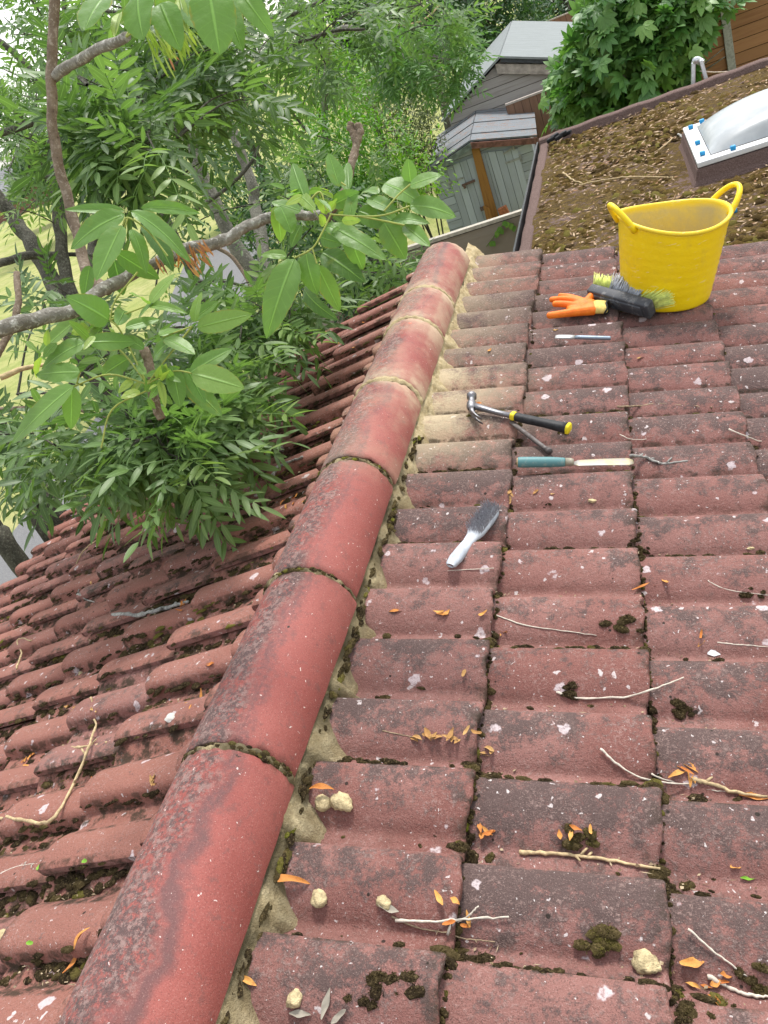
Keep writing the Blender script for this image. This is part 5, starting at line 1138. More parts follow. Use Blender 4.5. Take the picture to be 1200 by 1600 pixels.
def px_path(pts): return [np.array(atd(*p)) for p in pts]
class Tree:
    def __init__(s, name, label, base, cat='tree', group=None):
        s.root = empty(name, tuple(base), label, cat, group); s.nodes = []; s.tw = MB(); s.lv = None
    def limb(s, P, r0, r1, mat, name='branch', n=9, knots=0.05, ground=False):
        P = [np.array(p, dtype=float) for p in P]
        if ground: P = [np.array([P[0][0] + 0.05, P[0][1] - 0.05, ZG - 0.05])] + P
        Q = smooth_path(P, 8); k = len(Q)
        rad = [(r0 + (r1 - r0) * i / k) * (1 + 0.045 * math.sin(i * 0.9 + r0 * 900)) * (1.35 if ground and i < 3 else 1) for i in range(k)]
        Q = [q + r0 * 0.10 * np.array([math.sin(i * 0.8 + r0 * 700), math.sin(i * 1.1 + 2), math.sin(i * 0.63 + 4)]) for i, q in enumerate(Q)]
        mb = MB(); tube(mb, [tuple(q) for q in Q], rad, n, jit=knots); s.nodes += Q; return mb.build(name, mat, s.root)
    def twig_to(s, P, maxlen=0.9, r=0.004, back=None):
        """thin shoot from the nearest limb node (or a short one) to P"""
        if not s.nodes: return np.array([0, 0, 1.0])
        A = np.array(s.nodes); d = np.linalg.norm(A - P, axis=1); i = int(np.argmin(d + 0.25 * (A[:, 2] > P[2]))); st = A[i]
        v = P - st; L = np.linalg.norm(v)
        if L > maxlen and back is None: st = P - v / L * maxlen
        mid = (st + P) / 2 + np.array([vr.gauss(0, 0.06 * L), vr.gauss(0, 0.06 * L), 0.08 * min(L, maxlen)])
        tube(s.tw, [tuple(x) for x in smooth_path([st, mid, P], 4)], list(np.linspace(r * 1.3, r * 0.55, 9)), 5, cap=False); s.nodes.append(P); s.nodes.append(mid); return norm_(P - mid)
    def spray(s, lv, P, D, n, sc, tone, tm):
        D = norm_(D); a0 = vr.uniform(0, 6.28); fr_ = []; tn = []
        side = norm_(np.cross(D, [0.1, 0.2, 1])); up = np.cross(side, D)
        for i in range(n):
            a = a0 + i * 2.4; sp = 0.55 + 0.75 * vr.random(); x = D * math.cos(sp) + (side * math.cos(a) + up * math.sin(a)) * math.sin(sp) + np.array([0, 0, -0.22]); f3 = frame(x, (vr.gauss(0, 0.25), vr.gauss(0, 0.25), 1), vr.gauss(0, 0.35)) * (sc * vr.uniform(0.75, 1.15))
            o_ = P - D * 0.05 * vr.random(); fr_.append(np.vstack([f3, o_[None]])); tn.append(min(1, max(0, tone + vr.gauss(0, 0.16))))
        for j in range(n): lv.put(tm[vr.randint(0, len(tm) - 1)], fr_[j][None], np.array([tn[j]]))
    def done(s, lv, mat, tw_mat):
        lv.add_mb(s.tw); lv.build('crown', mat, s.root, tw_mat)

# ------------------------------------------------------------------ the ash that hangs over the roof
LEFT_N = np.array(NL)
def clear_roof(P, lift=0.03):
    """keep a shoot above the tiles of the left slope"""
    P = np.array(P, dtype=float); h = P @ LEFT_N
    if -2.6 < P[0] < 0.1 and P[1] < 3.6 and h < lift + 0.02: P = P + LEFT_N * (lift + 0.02 - h)
    return P
ash = Tree('ash_tree', 'large ash tree with lichened branches and broad leaves hanging over the left slope', (-3.6, 2.6, ZG))
ash.limb([(-3.6, 2.6, ZG - 0.05), (-3.45, 2.3, -1.9), (-3.1, 1.8, -0.8), (-2.6, 1.2, -0.05)] + px_path([(-330, 600, 1.9)]), 0.055, 0.030, M_BARK, 'trunk', 12)
ash.limb(px_path([(-330, 600, 1.9), (-200, 570, 1.6), (-80, 535, 1.35), (0, 515, 1.32), (60, 497, 1.36), (110, 487, 1.40), (165, 450, 1.46), (215, 425, 1.50), (262, 400, 1.52)]), 0.0150, 0.0105, M_BARKL, 'branch', 12)
ash.limb(px_path([(262, 400, 1.52), (300, 387, 1.54), (345, 378, 1.55), (372, 362, 1.55), (400, 347, 1.55), (440, 338, 1.55), (480, 337, 1.55), (518, 333, 1.55)]), 0.0125, 0.0085, M_BARKL, 'branch', 10, 0.12)
ash.limb(px_path([(508, 342, 1.55), (520, 326, 1.55), (538, 300, 1.55), (548, 262, 1.56), (556, 228, 1.57), (553, 205, 1.57)]), 0.0085, 0.0075, M_BARKB, 'branch', 10, 0.16)
ash.limb(px_path([(556, 225, 1.57), (562, 208, 1.57), (560, 196, 1.57)]), 0.008, 0.0085, M_BARKB, 'branch', 8, 0.2)
ash.limb(px_path([(553, 212, 1.57), (547, 200, 1.57), (548, 194, 1.57)]), 0.006, 0.0065, M_BARKB, 'branch', 8, 0.2)
ash.limb(px_path([(165, 452, 1.46), (136, 425, 1.62), (122, 370, 1.66), (101, 292, 1.66), (87, 235, 1.64), (80, 150, 1.62), (82, 70, 1.60), (86, -10, 1.58), (90, -80, 1.56)]), 0.0115, 0.0095, M_BARKB, 'branch', 10, 0.10)
ash.limb(px_path([(83, 120, 1.62), (110, 102, 1.55), (150, 79, 1.46), (197, 58, 1.36)]), 0.0105, 0.0085, M_BARKL, 'branch', 10, 0.10)
ash.limb(px_path([(0, 590, 1.5), (40, 575, 1.52), (70, 570, 1.55)]), 0.006, 0.003, M_STRAW, 'branch', 7)
ash.limb(px_path([(-10, 560, 1.55), (15, 520, 1.57), (28, 480, 1.58), (26, 425, 1.6)]), 0.008, 0.006, M_BARKB, 'branch', 8, 0.15)
# broad near leaflets: base, tip, width, depth, tone
hi = Leaves()
def near_leaf(b, t, wpx, d, tone, d2=None, roll=None):
    B = np.array(atd(*b, d)); T = np.array(atd(*t, d2 if d2 else d - 0.01 + vr.gauss(0, 0.025))); x = T - B; L = np.linalg.norm(x)
    view = norm_(CAM - (B + T) / 2); up = norm_(view * 0.75 + np.array([0, 0, 0.75]) + np.array([vr.gauss(0, 0.2) for _ in range(3)])); f3 = frame(x, up, vr.gauss(0, 0.25) if roll is None else roll)
    wreal = wpx / CF * d; k = wreal / (L * 0.42 * 0.97); hi.put(HI_VAR[vr.randint(0, 4)], np.vstack([f3[0] * L, f3[1] * L * max(0.7, min(2.2, k * 1.35)), f3[2] * L, B])[None], np.array([min(1, max(0, tone))]))
    return B
NEAR = [((195, 335), (97, 365), 42, 1.40, .35), ((190, 352), (148, 436), 46, 1.38, .4), ((205, 330), (302, 376), 37, 1.40, .42), ((225, 350), (277, 408), 30, 1.46, .05), ((205, 358), (236, 406), 26, 1.42, .45), ((182, 395), (249, 437), 28, 1.45, .3), ((178, 405), (192, 462), 28, 1.48, .05), ((140, 415), (131, 466), 22, 1.45, .3), ((220, 325), (312, 318), 22, 1.44, .4), ((195, 330), (100, 325), 14, 1.46, .35),
 ((170, 500), (118, 464), 36, 1.36, .45), ((183, 508), (207, 458), 26, 1.36, .5), ((196, 512), (249, 497), 20, 1.36, .6), ((140, 535), (212, 531), 28, 1.36, .45), ((140, 530), (113, 502), 17, 1.36, .65), ((132, 535), (57, 563), 28, 1.38, .4), ((122, 498), (58, 550), 30, 1.42, .6), ((232, 475), (209, 447), 17, 1.36, .7), ((235, 474), (268, 424), 26, 1.35, .7), ((234, 478), (266, 471), 13, 1.36, .65), ((250, 525), (281, 503), 17, 1.38, .6), ((258, 528), (303, 547), 26, 1.36, .6), ((125, 582), (49, 579), 26, 1.36, .5), ((308, 512), (393, 489), 30, 1.36, .65), ((305, 503), (304, 454), 20, 1.36, .65), ((300, 584), (381, 603), 42, 1.34, .65), ((298, 582), (362, 543), 30, 1.38, .35), ((115, 603), (6, 686), 44, 1.32, .55), ((112, 603), (112, 672), 26, 1.34, .55), ((268, 572), (284, 634), 28, 1.40, .35), ((292, 575), (320, 630), 26, 1.42, .35), ((215, 500), (232, 470), 16, 1.4, .4), ((160, 512), (128, 540), 20, 1.42, .25), ((200, 560), (150, 590), 24, 1.44, .3), ((225, 545), (190, 520), 20, 1.42, .35), ((240, 560), (262, 520), 22, 1.42, .35), ((300, 500), (340, 470), 22, 1.42, .4), ((285, 590), (340, 640), 26, 1.45, .3),
 ((460, 404), (414, 502), 50, 1.42, .5), ((478, 394), (484, 453), 38, 1.42, .45), ((495, 414), (532, 487), 30, 1.44, .6), ((430, 322), (446, 372), 28, 1.46, .7), ((437, 322), (459, 358), 40, 1.46, .55), ((508, 350), (599, 388), 27, 1.44, .45), ((545, 360), (561, 420), 32, 1.45, .4), ((503, 395), (562, 427), 30, 1.50, .1), ((475, 450), (492, 492), 26, 1.50, .1), ((480, 318), (449, 252), 32, 1.42, .4), ((530, 292), (514, 238), 30, 1.44, .45), ((545, 298), (541, 252), 24, 1.46, .4), ((556, 300), (535, 345), 22, 1.45, .5), ((640, 322), (712, 318), 42, 1.42, .5), ((600, 287), (657, 302), 38, 1.44, .4), ((640, 290), (687, 269), 28, 1.42, .55), ((642, 286), (637, 248), 24, 1.44, .45), ((632, 352), (670, 382), 26, 1.44, .5), ((600, 348), (634, 402), 32, 1.44, .45), ((592, 302), (562, 284), 20, 1.46, .5), ((575, 310), (620, 330), 26, 1.47, .35), ((560, 330), (612, 350), 26, 1.48, .3), ((520, 320), (560, 300), 26, 1.47, .45), ((470, 330), (425, 312), 24, 1.5, .35), ((448, 400), (408, 392), 14, 1.44, .6), ((500, 370), (528, 380), 20, 1.45, .35), ((470, 352), (452, 385), 24, 1.47, .25), ((590, 330), (640, 362), 26, 1.46, .4), ((612, 345), (655, 330), 24, 1.44, .45),
 ((165, -8), (124, 28), 46, 1.08, .35), ((215, -14), (211, 50), 52, 1.06, .4), ((250, 5), (274, 60), 38, 1.08, .45), ((188, 20), (177, 54), 15, 1.10, .95), ((325, -22), (343, 72), 56, 1.05, .45), ((375, -12), (410, 30), 36, 1.08, .5), ((300, -10), (300, 34), 40, 1.1, .35), ((280, -5), (292, 50), 22, 1.1, .95), ((240, 0), (190, 12), 26, 1.12, .7), ((345, -10), (372, 52), 32, 1.12, .35), ((222, 10), (160, 40), 18, 1.15, .35), ((262, -10), (255, 35), 30, 1.12, .6)]
for b, t, wpx, d, tone in NEAR: near_leaf(b, t, wpx, d, tone)
for cx_, cy_, n in ((230, 600, 14), (255, 590, 10), (515, 335, 10), (500, 315, 8), (160, 505, 8), (470, 300, 6), (60, 540, 6)):     # young curled leaflets at the shoot tips
    for _ in range(n):
        b = (cx_ + vr.gauss(0, 14), cy_ + vr.gauss(0, 10)); a = vr.uniform(0, 6.28); ln = vr.uniform(14, 30); near_leaf(b, (b[0] + ln * math.cos(a), b[1] + ln * math.sin(a)), ln * 0.42, 1.42 + vr.gauss(0, 0.03), vr.uniform(0.5, 1.0), roll=vr.gauss(0, 0.9))
# leaf stalks
mb = MB()
for P in ([(518, 333), (505, 360), (488, 388), (460, 403)], [(488, 388), (495, 412)], [(515, 335), (560, 338), (600, 336), (640, 322)], [(560, 338), (600, 345), (632, 352)], [(600, 330), (622, 305), (641, 288)], [(262, 400), (230, 360), (200, 340), (192, 352)], [(200, 340), (183, 393)], [(215, 425), (180, 470), (172, 500)], [(230, 600), (185, 545), (140, 535)], [(230, 600), (190, 520), (172, 500)], [(230, 600), (260, 560), (300, 510)], [(230, 600), (270, 580), (300, 583)], [(230, 600), (170, 585), (115, 604)], [(172, 500), (236, 475)], [(300, 510), (255, 526)], [(197, 58), (215, 20), (215, -12)], [(197, 58), (250, 20), (325, -20)], [(510, 330), (500, 300), (480, 318)], [(540, 290), (533, 285)], [(230, 610), (175, 640), (158, 700)], [(120, 600), (125, 580)]):
    Q = [atd(x, y, 1.40 if y > 80 else 1.2) for x, y in P]; tube(mb, [tuple(q) for q in smooth_path(Q, 5)], 0.0016, 6)
hi.add_mb(mb); hi.build('leaves', M_ASHN, ash.root, simple('yellow_green_stalk', (0.30, 0.34, 0.08), 0.6, 0.2))
ash.limb(px_path([(225, 545, 1.47), (236, 580, 1.47), (240, 620, 1.47), (252, 655, 1.48)]), 0.009, 0.008, M_BARKB, 'branch', 9, 0.15)
# seed keys
ks = Leaves(); KEY = leaflet(5, 3, 0.22, 0.1, 0.1, 0.9); fr_, tn = [], []
for _ in range(70):
    P = np.array(atd(vr.gauss(255, 22), vr.gauss(42, 14), 1.22 + vr.gauss(0, 0.03))); x = np.array([vr.gauss(0.05, 0.25), vr.gauss(0, 0.25), -1]); fr_.append(np.vstack([frame(x, (0.3, -1, 0.2), vr.uniform(-1.5, 1.5)) * 0.036, P])); tn.append(vr.random())
ks.put(KEY, np.array(fr_), np.array(tn)); ks.build('green_seed_keys', foliage_material('green_keys', (0.16, 0.25, 0.04), (0.24, 0.33, 0.06), (0.34, 0.42, 0.10), 0.4), ash.root)
M_DKEY = foliage_material('dry_keys', (0.25, 0.09, 0.04), (0.42, 0.17, 0.06), (0.55, 0.30, 0.14), 0.3)
for cx_, cy_, n in ((305, 382, 14), (280, 395, 6), (252, 402, 7), (258, 78, 2), (300, 410, 4)):
    ks = Leaves(); fr_, tn = [], []
    for _ in range(n):
        P = np.array(atd(vr.gauss(cx_, 7), vr.gauss(cy_, 5), 1.48)); x = np.array([vr.gauss(0.15, 0.35), vr.gauss(0, 0.3), -1]); fr_.append(np.vstack([frame(x, (0.3, -1, 0.2), vr.uniform(-1, 1)) * 0.032, P])); tn.append(vr.random())
    ks.put(KEY, np.array(fr_), np.array(tn)); ks.build('dry_seed_keys', M_DKEY, ash.root)

# stems and the mid distance crown of the same tree
for P, r0, r1, mt in ((px_path([(96, 818, 4.6), (60, 762, 4.6), (22, 708, 4.5), (-30, 630, 4.4)]), 0.075, 0.06, M_BARKD), (px_path([(78, 840, 4.5), (52, 790, 4.6), (28, 745, 4.6), (-10, 690, 4.5)]), 0.035, 0.03, M_BARKD), (px_path([(36, 882, 4.4), (0, 842, 4.4), (-60, 750, 4.3)]), 0.06, 0.05, M_BARKD)):
    ash.limb(P, r0, r1, mt, 'stem', 10, 0.06, True)
ash.limb(px_path([(150, 590, 4.8), (100, 480, 5.0), (62, 402, 5.2), (28, 350, 5.3), (-10, 300, 5.3)]), 0.06, 0.045, M_BARKD, 'stem', 10, 0.06, True)
ash.limb(px_path([(150, 560, 5.0), (105, 440, 5.0), (96, 380, 5.0), (88, 300, 5.0), (82, 200, 5.0), (95, 120, 5.0), (135, 45, 5.0), (150, -30, 5.0)]), 0.045, 0.022, M_BARKD, 'stem', 9, 0.06)
ash.limb(px_path([(90, 400, 5.1), (40, 400, 5.0), (0, 412, 5.0), (-40, 430, 5)]), 0.028, 0.022, M_BARKD, 'branch', 8)
ash.limb(px_path([(150, 398, 5.0), (100, 398, 5.1), (62, 400, 5.2)]), 0.012, 0.018, M_BARKD, 'branch', 8)
ash.limb(px_path([(84, 165, 5), (60, 185, 5), (30, 200, 5), (-20, 212, 5)]), 0.02, 0.022, M_BARKD, 'branch', 8)
ash.limb(px_path([(60, 130, 5), (30, 90, 5), (0, 66, 5), (-40, 40, 5)]), 0.022, 0.02, M_BARKD, 'branch', 8)
ash.limb(px_path([(98, 60, 4.6), (100, 10, 4.6), (100, -30, 4.6)]), 0.012, 0.012, M_BARKD, 'branch', 8)
crown = Leaves()
def fill(tree, lv, reg, n, d0, d1, sc, tone, tm, nl=(4, 7), maxlen=0.5, roofsafe=False, r=0.004, D0=(-0.2, -0.3, 0.4)):
    x0, x1, y0, y1 = reg
    for _ in range(n):
        P = np.array(atd(vr.uniform(x0, x1), vr.uniform(y0, y1), vr.uniform(d0, d1)))
        if roofsafe: P = clear_roof(P, vr.uniform(0.05, 0.22))
        D = tree.twig_to(P, maxlen, r); D = norm_(D + np.array(D0) * 0.5 + np.array([vr.gauss(0, 0.3) for _ in range(3)])); tree.spray(lv, P, D, vr.randint(*nl), sc, tone + vr.gauss(0, 0.13), tm)
fill(ash, crown, (110, 290, 110, 235), 22, 2.5, 3.3, 1.0, 0.30, ASH)
fill(ash, crown, (120, 260, 170, 240), 10, 2.3, 2.6, 1.0, 0.40, ASH)
fill(ash, crown, (260, 430, 40, 170), 20, 2.9, 4.2, 1.05, 0.30, ASH)
fill(ash, crown, (120, 420, -10, 110), 30, 3.0, 4.6, 1.05, 0.25, ASH)
fill(ash, crown, (-10, 130, 20, 230), 16, 3.8, 6.0, 1.0, 0.40, ASH_S)
fill(ash, crown, (0, 180, 600, 720), 12, 2.3, 3.2, 0.95, 0.22, ASH, roofsafe=True)
fill(ash, crown, (120, 320, 470, 590), 9, 2.4, 4.0, 0.95, 0.22, ASH)
fill(ash, crown, (0, 110, 440, 560), 3, 2.4, 3.6, 0.95, 0.25, ASH)
fill(ash, crown, (0, 70, 690, 800), 7, 3.4, 4.2, 0.9, 0.35, ASH_S)
fill(ash, crown, (100, 190, 690, 760), 4, 3.0, 3.6, 0.9, 0.3, ASH)
# boughs resting over the tiles
for P in (px_path([(-40, 640, 3.3), (120, 640, 3.0), (230, 690, 2.6), (320, 760, 2.35)]), px_path([(120, 640, 3.0), (260, 620, 2.7), (350, 650, 2.5), (410, 690, 2.4)]), px_path([(260, 560, 3.4), (350, 540, 3.2), (430, 520, 3.05), (500, 520, 2.95)])):
    ash.limb([clear_roof(p, 0.10) for p in P], 0.010, 0.004, M_BARKB, 'branch', 7)
fill(ash, crown, (180, 290, 630, 735), 19, 2.10, 2.50, 0.92, 0.58, ASH, (4, 6), 0.30, True, 0.003, (0.3, -0.3, 0.2))
fill(ash, crown, (280, 355, 560, 670), 15, 2.25, 2.75, 0.92, 0.55, ASH, (4, 6), 0.30, True, 0.003, (0.4, -0.2, 0.1))
fill(ash, crown, (170, 300, 570, 690), 13, 2.3, 2.9, 0.92, 0.45, ASH, (4, 6), 0.30, True)
fill(ash, crown, (380, 470, 460, 520), 14, 2.75, 3.25, 0.92, 0.58, ASH, (4, 6), 0.30, True, 0.003, (0.4, -0.1, 0.1))
fill(ash, crown, (310, 395, 490, 560), 9, 2.7, 3.3, 0.92, 0.42, ASH, (4, 6), 0.30, True)
fill(ash, crown, (170, 330, 250, 330), 7, 3.4, 4.6, 0.95, 0.5, ASH_S)
fill(ash, crown, (0, 100, 235, 330), 8, 4.2, 6.0, 0.95, 0.5, ASH_S)
for px, py, d in ((275, 785, 2.2), (240, 770, 2.28), (310, 770, 2.2), (360, 690, 2.38), (380, 650, 2.5), (400, 600, 2.65), (430, 550, 2.8), (455, 525, 2.9), (215, 745, 2.4), (185, 745, 2.5), (330, 725, 2.28)):
    P = clear_roof(atd(px, py - 25, d), 0.05); D = ash.twig_to(P, 0.3, 0.003); ash.spray(crown, P, norm_(D * 0.3 + np.array([0.45, -0.35, 0.0])), 5, 0.9, 0.62, ASH)
ash.done(crown, M_ASH, M_BARKD)

# second ash, further back, with pale grey stems
ash2 = Tree('ash_tree', 'ash tree with slanting pale grey stems behind the overhanging boughs', (-4.0, 8.2, ZG), group='ash trees')
ash.root['group'] = 'ash trees'
ash2.limb(px_path([(440, 505, 6.6), (405, 440, 6.6), (350, 350, 6.5), (302, 238, 6.4), (255, 120, 6.3), (215, 20, 6.2), (190, -40, 6.2)]), 0.072, 0.040, M_BARK, 'trunk', 11, 0.05, True)
ash2.limb(px_path([(425, 470, 6.7), (400, 330, 6.9), (392, 282, 6.9), (358, 190, 6.9), (330, 110, 6.8), (300, 20, 6.8)]), 0.058, 0.030, M_BARK, 'stem', 10, 0.05)
ash2.limb(px_path([(170, 520, 6.4), (152, 330, 6.4), (148, 250, 6.4), (155, 160, 6.3), (150, 60, 6.3), (140, -60, 6.3)]), 0.045, 0.018, M_BARKD, 'stem', 9, 0.05, True)
ash2.limb(px_path([(375, 120, 5.2), (410, 95, 5.2), (460, 70, 5.2), (515, 50, 5.2), (570, 45, 5.2)]), 0.016, 0.008, M_BARKD, 'branch', 8)
ash2.limb(px_path([(330, 90, 5.6), (400, 40, 5.5), (450, 25, 5.5), (490, 8, 5.4), (540, -20, 5.4)]), 0.018, 0.010, M_BARKD, 'branch', 8)
ash2.limb(px_path([(392, 130, 6.0), (440, 160, 6.0), (480, 205, 6.0)]), 0.014, 0.008, M_BARKD, 'branch', 7)
ash2.limb(px_path([(300, 330, 5.6), (340, 305, 5.6), (390, 258, 5.6), (410, 210, 5.6)]), 0.016, 0.010, M_BARKD, 'branch', 7)
ash2.limb(px_path([(300, 440, 5.6), (350, 440, 5.6), (400, 455, 5.6), (415, 475, 5.6)]), 0.010, 0.007, M_BARKD, 'branch', 7)
ash2.limb(px_path([(330, 380, 5.4), (370, 410, 5.4), (400, 465, 5.3)]), 0.014, 0.012, M_BARKB, 'branch', 7)
c2 = Leaves()
fill(ash2, c2, (340, 520, 20, 170), 16, 4.6, 6.4, 1.1, 0.35, ASH_S)
fill(ash2, c2, (160, 340, 40, 170), 16, 5.0, 7.0, 1.1, 0.25, ASH_S)
fill(ash2, c2, (400, 720, -20, 60), 32, 4.8, 7.0, 1.1, 0.35, ASH_S)
fill(ash2, c2, (430, 590, 250, 350), 16, 4.0, 6.0, 1.0, 0.40, ASH_S)
fill(ash2, c2, (250, 430, 360, 430), 3, 4.6, 6.4, 1.0, 0.28, ASH_S)
fill(ash2, c2, (530, 630, 375, 440), 20, 3.9, 5.0, 0.95, 0.45, ASH_S)
fill(ash2, c2, (330, 480, 430, 500), 7, 3.9, 5.4, 0.95, 0.35, ASH_S)
ash2.done(c2, M_ASH, M_BARKD)

# light leaved ash reaching over the sheds
ash3 = Tree('ash_tree', 'light green young ash reaching over the grey sheds from the left', (-3.4, 12.6, ZG), group='ash trees')
ash3.limb([(-3.4, 12.6, ZG), (-3.3, 12.0, -1.5), (-3.0, 11.0, -0.4)] + px_path([(520, 60, 9.0), (600, 62, 8.8), (650, 75, 8.6), (700, 100, 8.4)]), 0.06, 0.012, M_BARK, 'trunk', 9)
ash3.limb(px_path([(560, 20, 8.8), (620, 38, 8.6), (660, 32, 8.6), (690, 5, 8.6)]), 0.014, 0.009, M_STRAW, 'branch', 8)
ash3.limb(px_path([(600, 62, 8.8), (620, 100, 8.7), (640, 118, 8.7)]), 0.012, 0.008, M_BARKD, 'branch', 8)
c3 = Leaves()
fill(ash3, c3, (600, 740, 45, 115), 46, 8.0, 9.2, 1.25, 0.45, ASH_S, (5, 7), 0.6)
fill(ash3, c3, (640, 735, 100, 130), 10, 8.0, 8.8, 1.25, 0.40, ASH_S, (5, 7), 0.5)
fill(ash3, c3, (580, 670, 90, 140), 16, 8.4, 9.2, 1.25, 0.45, ASH_S, (4, 6), 0.6)
ash3.done(c3, M_ASHL, M_BARK)

# ------------------------------------------------------------------ shrubs and trees further back
LQ = leaflet(3, 3, 0.55, 0.1, 0.25, 0.7)
def bush(name, label, c0, rad, n, size, mat, stems=6, cat='shrub', group=None, lumps=14, tone=0.45, trunk=None, tm=None, keep=None, bk=None):
    c0 = np.array(c0, dtype=float); rad = np.array(rad, dtype=float); root = empty(name, (c0[0], c0[1], ZG), label, cat, group)
    rs = np.random.RandomState(vr.randint(0, 99999)); lv = Leaves()
    # lumps: smaller crowns spread over the volume; leaves sit on and inside them
    L = rs.normal(size=(lumps, 3)); L /= np.linalg.norm(L, axis=1)[:, None]; L *= rs.uniform(0.35, 0.92, (lumps, 1)); lr_ = rs.uniform(0.22, 0.46, lumps); lt = rs.normal(0, 0.14, lumps)
    pick = rs.choice(lumps, n, p=lr_ ** 2 / (lr_ ** 2).sum()); dv = rs.normal(size=(n, 3)); dv /= np.linalg.norm(dv, axis=1)[:, None]; q = rs.uniform(0.25, 1.0, (n, 1)) ** 0.5 * (1 + 0.22 * np.sin(dv[:, :1] * 9 + pick[:, None])) 
    P = c0 + (L[pick] + dv * lr_[pick][:, None] * q) * rad
    ok = P[:, 2] > ZG + 0.03
    if keep is not None: ok &= np.array([keep(p) for p in P])
    P = P[ok]; dv = dv[ok]; pk = pick[ok]; m_ = len(P)
    X = dv * np.array([0.8, 0.8, 0.5]) + rs.normal(0, 0.5, (m_, 3)) + np.array([0, 0, -0.15]); X /= np.linalg.norm(X, axis=1)[:, None]
    UP = np.array([0, 0, 1.0]) + dv * 0.7 + rs.normal(0, 0.35, (m_, 3)); Y = np.cross(UP, X); Y /= np.linalg.norm(Y, axis=1)[:, None] + 1e-9; Z = np.cross(X, Y); sz = size * rs.uniform(0.65, 1.25, m_)[:, None]
    fr_ = np.stack([X * sz, Y * sz, Z * sz, P], axis=1); tn = np.clip(tone + lt[pk] + rs.normal(0, 0.16, m_), 0, 1)
    tms = tm if tm else [LQ]; idx = rs.randint(0, len(tms), m_)
    for i, t_ in enumerate(tms):
        if (idx == i).any(): lv.put(t_, fr_[idx == i], tn[idx == i])
    lv.build('crown' if cat == 'tree' else 'foliage', mat, root)
    mb = MB(); base = np.array([c0[0], c0[1], ZG - 0.05])
    if trunk:
        tp = c0 + np.array([0, 0, rad[2] * 0.1]); tube(mb, [tuple(x) for x in smooth_path([base, base * 0.5 + tp * 0.5 + np.array([0.05 * rad[0], 0, 0]), tp], 6)], list(np.linspace(trunk, trunk * 0.45, 13)), 9, jit=0.05)
        for i in range(lumps): 
            e = c0 + L[i] * rad; s_ = base * 0.35 + tp * 0.65; tube(mb, [tuple(x) for x in smooth_path([s_, (s_ + e) / 2 + np.array([0, 0, 0.1 * rad[2]]), e], 5)], list(np.linspace(trunk * 0.4, trunk * 0.08, 11)), 6, jit=0.05)
        mb.build('trunk', bk or M_BARKD, root)
    else:
        for i in range(stems):
            e = c0 + L[i % lumps] * rad; b_ = base + np.array([rs.uniform(-0.2, 0.2) * rad[0], rs.uniform(-0.2, 0.2) * rad[1], 0]); tube(mb, [tuple(x) for x in smooth_path([b_, (b_ + e) / 2 + np.array([0, 0, 0.15]), e], 5)], list(np.linspace(0.018, 0.004, 11)), 6)
        mb.build('stems', bk or M_BARKD, root)
    return root
def at_bush(px, py, d): return np.array(atd(px, py, d))
bush('garden_shrub', 'bright yellow green shrub with small glossy leaves left of the grey shed', at_bush(545, 262, 10.2), (1.10, 1.0, 1.15), 9000, 0.075, M_BRIGHT, 9, tone=0.5, lumps=22)
bush('garden_shrub', 'low bright green shrub under the snapped branch stub', at_bush(560, 325, 9.2), (0.65, 0.6, 0.60), 4200, 0.07, M_BRIGHT, 7, tone=0.40, lumps=14)
bush('garden_shrub', 'olive wispy shrub beside the left eave of the grey shed', at_bush(612, 195, 11.8), (0.80, 0.8, 1.1), 8000, 0.06, M_OLIVE, 9, tone=0.5, lumps=20)
bush('garden_shrub', 'lime green shrub under the light ash with orange blossom', at_bush(515, 105, 12.5), (0.9, 0.8, 1.0), 5000, 0.085, M_BRIGHT, 7, tone=0.6, lumps=16)
bush('garden_shrub', 'dark hedge shrub between the pale ash stems', at_bush(400, 330, 10.5), (0.9, 1.1, 1.2), 5000, 0.085, M_DARKT, 7, tone=0.55, lumps=16)
bush('garden_shrub', 'dark green shrub beyond the far verge of the left slope', at_bush(560, 400, 7.4), (0.7, 0.7, 0.75), 4000, 0.075, M_DARKT, 7, tone=0.5, lumps=14)
bush('garden_shrub', 'grassy green shrub below the pale ash stems by the path', at_bush(395, 560, 7.6), (0.8, 0.7, 0.7), 3600, 0.075, M_BRIGHT, 7, tone=0.25, lumps=12)
bush('broadleaf_tree', 'dark broadleaf tree standing behind the hipped felt shed roof', at_bush(745, 20, 22), (2.2, 1.9, 2.4), 8000, 0.16, M_DARKT, cat='tree', group='trees behind the sheds', trunk=0.16, lumps=24)
bush('broadleaf_tree', 'deep green tree at top centre between hipped shed and light ash', at_bush(640, 10, 19), (2.2, 1.8, 2.2), 8000, 0.15, M_DARKT, cat='tree', group='trees behind the sheds', trunk=0.15, lumps=24, tone=0.35)
bush('broadleaf_tree', 'dark tree crown at the top right of the hipped shed', at_bush(880, -20, 26), (2.4, 2.0, 2.2), 7000, 0.17, M_DARKT, cat='tree', group='trees behind the sheds', trunk=0.16, lumps=22, tone=0.25)
bush('broadleaf_tree', 'mid green tree at the top behind lime shrub', at_bush(520, 20, 20), (2.4, 2.0, 2.3), 8000, 0.16, M_MIDT, cat='tree', group='trees behind the sheds', trunk=0.15, lumps=24, tone=0.35)
bush('broadleaf_tree', 'mid green tree seen through the ash stems in the field', at_bush(330, 95, 24), (2.4, 2.2, 2.6), 8000, 0.18, M_MIDT, cat='tree', group='field trees', trunk=0.18, lumps=24, tone=0.3)
bush('broadleaf_tree', 'pale green tree with light showing through it at top left', at_bush(110, 60, 13), (1.6, 1.4, 2.0), 4200, 0.12, M_MIDT, cat='tree', group='field trees', trunk=0.10, lumps=26, tone=0.65)
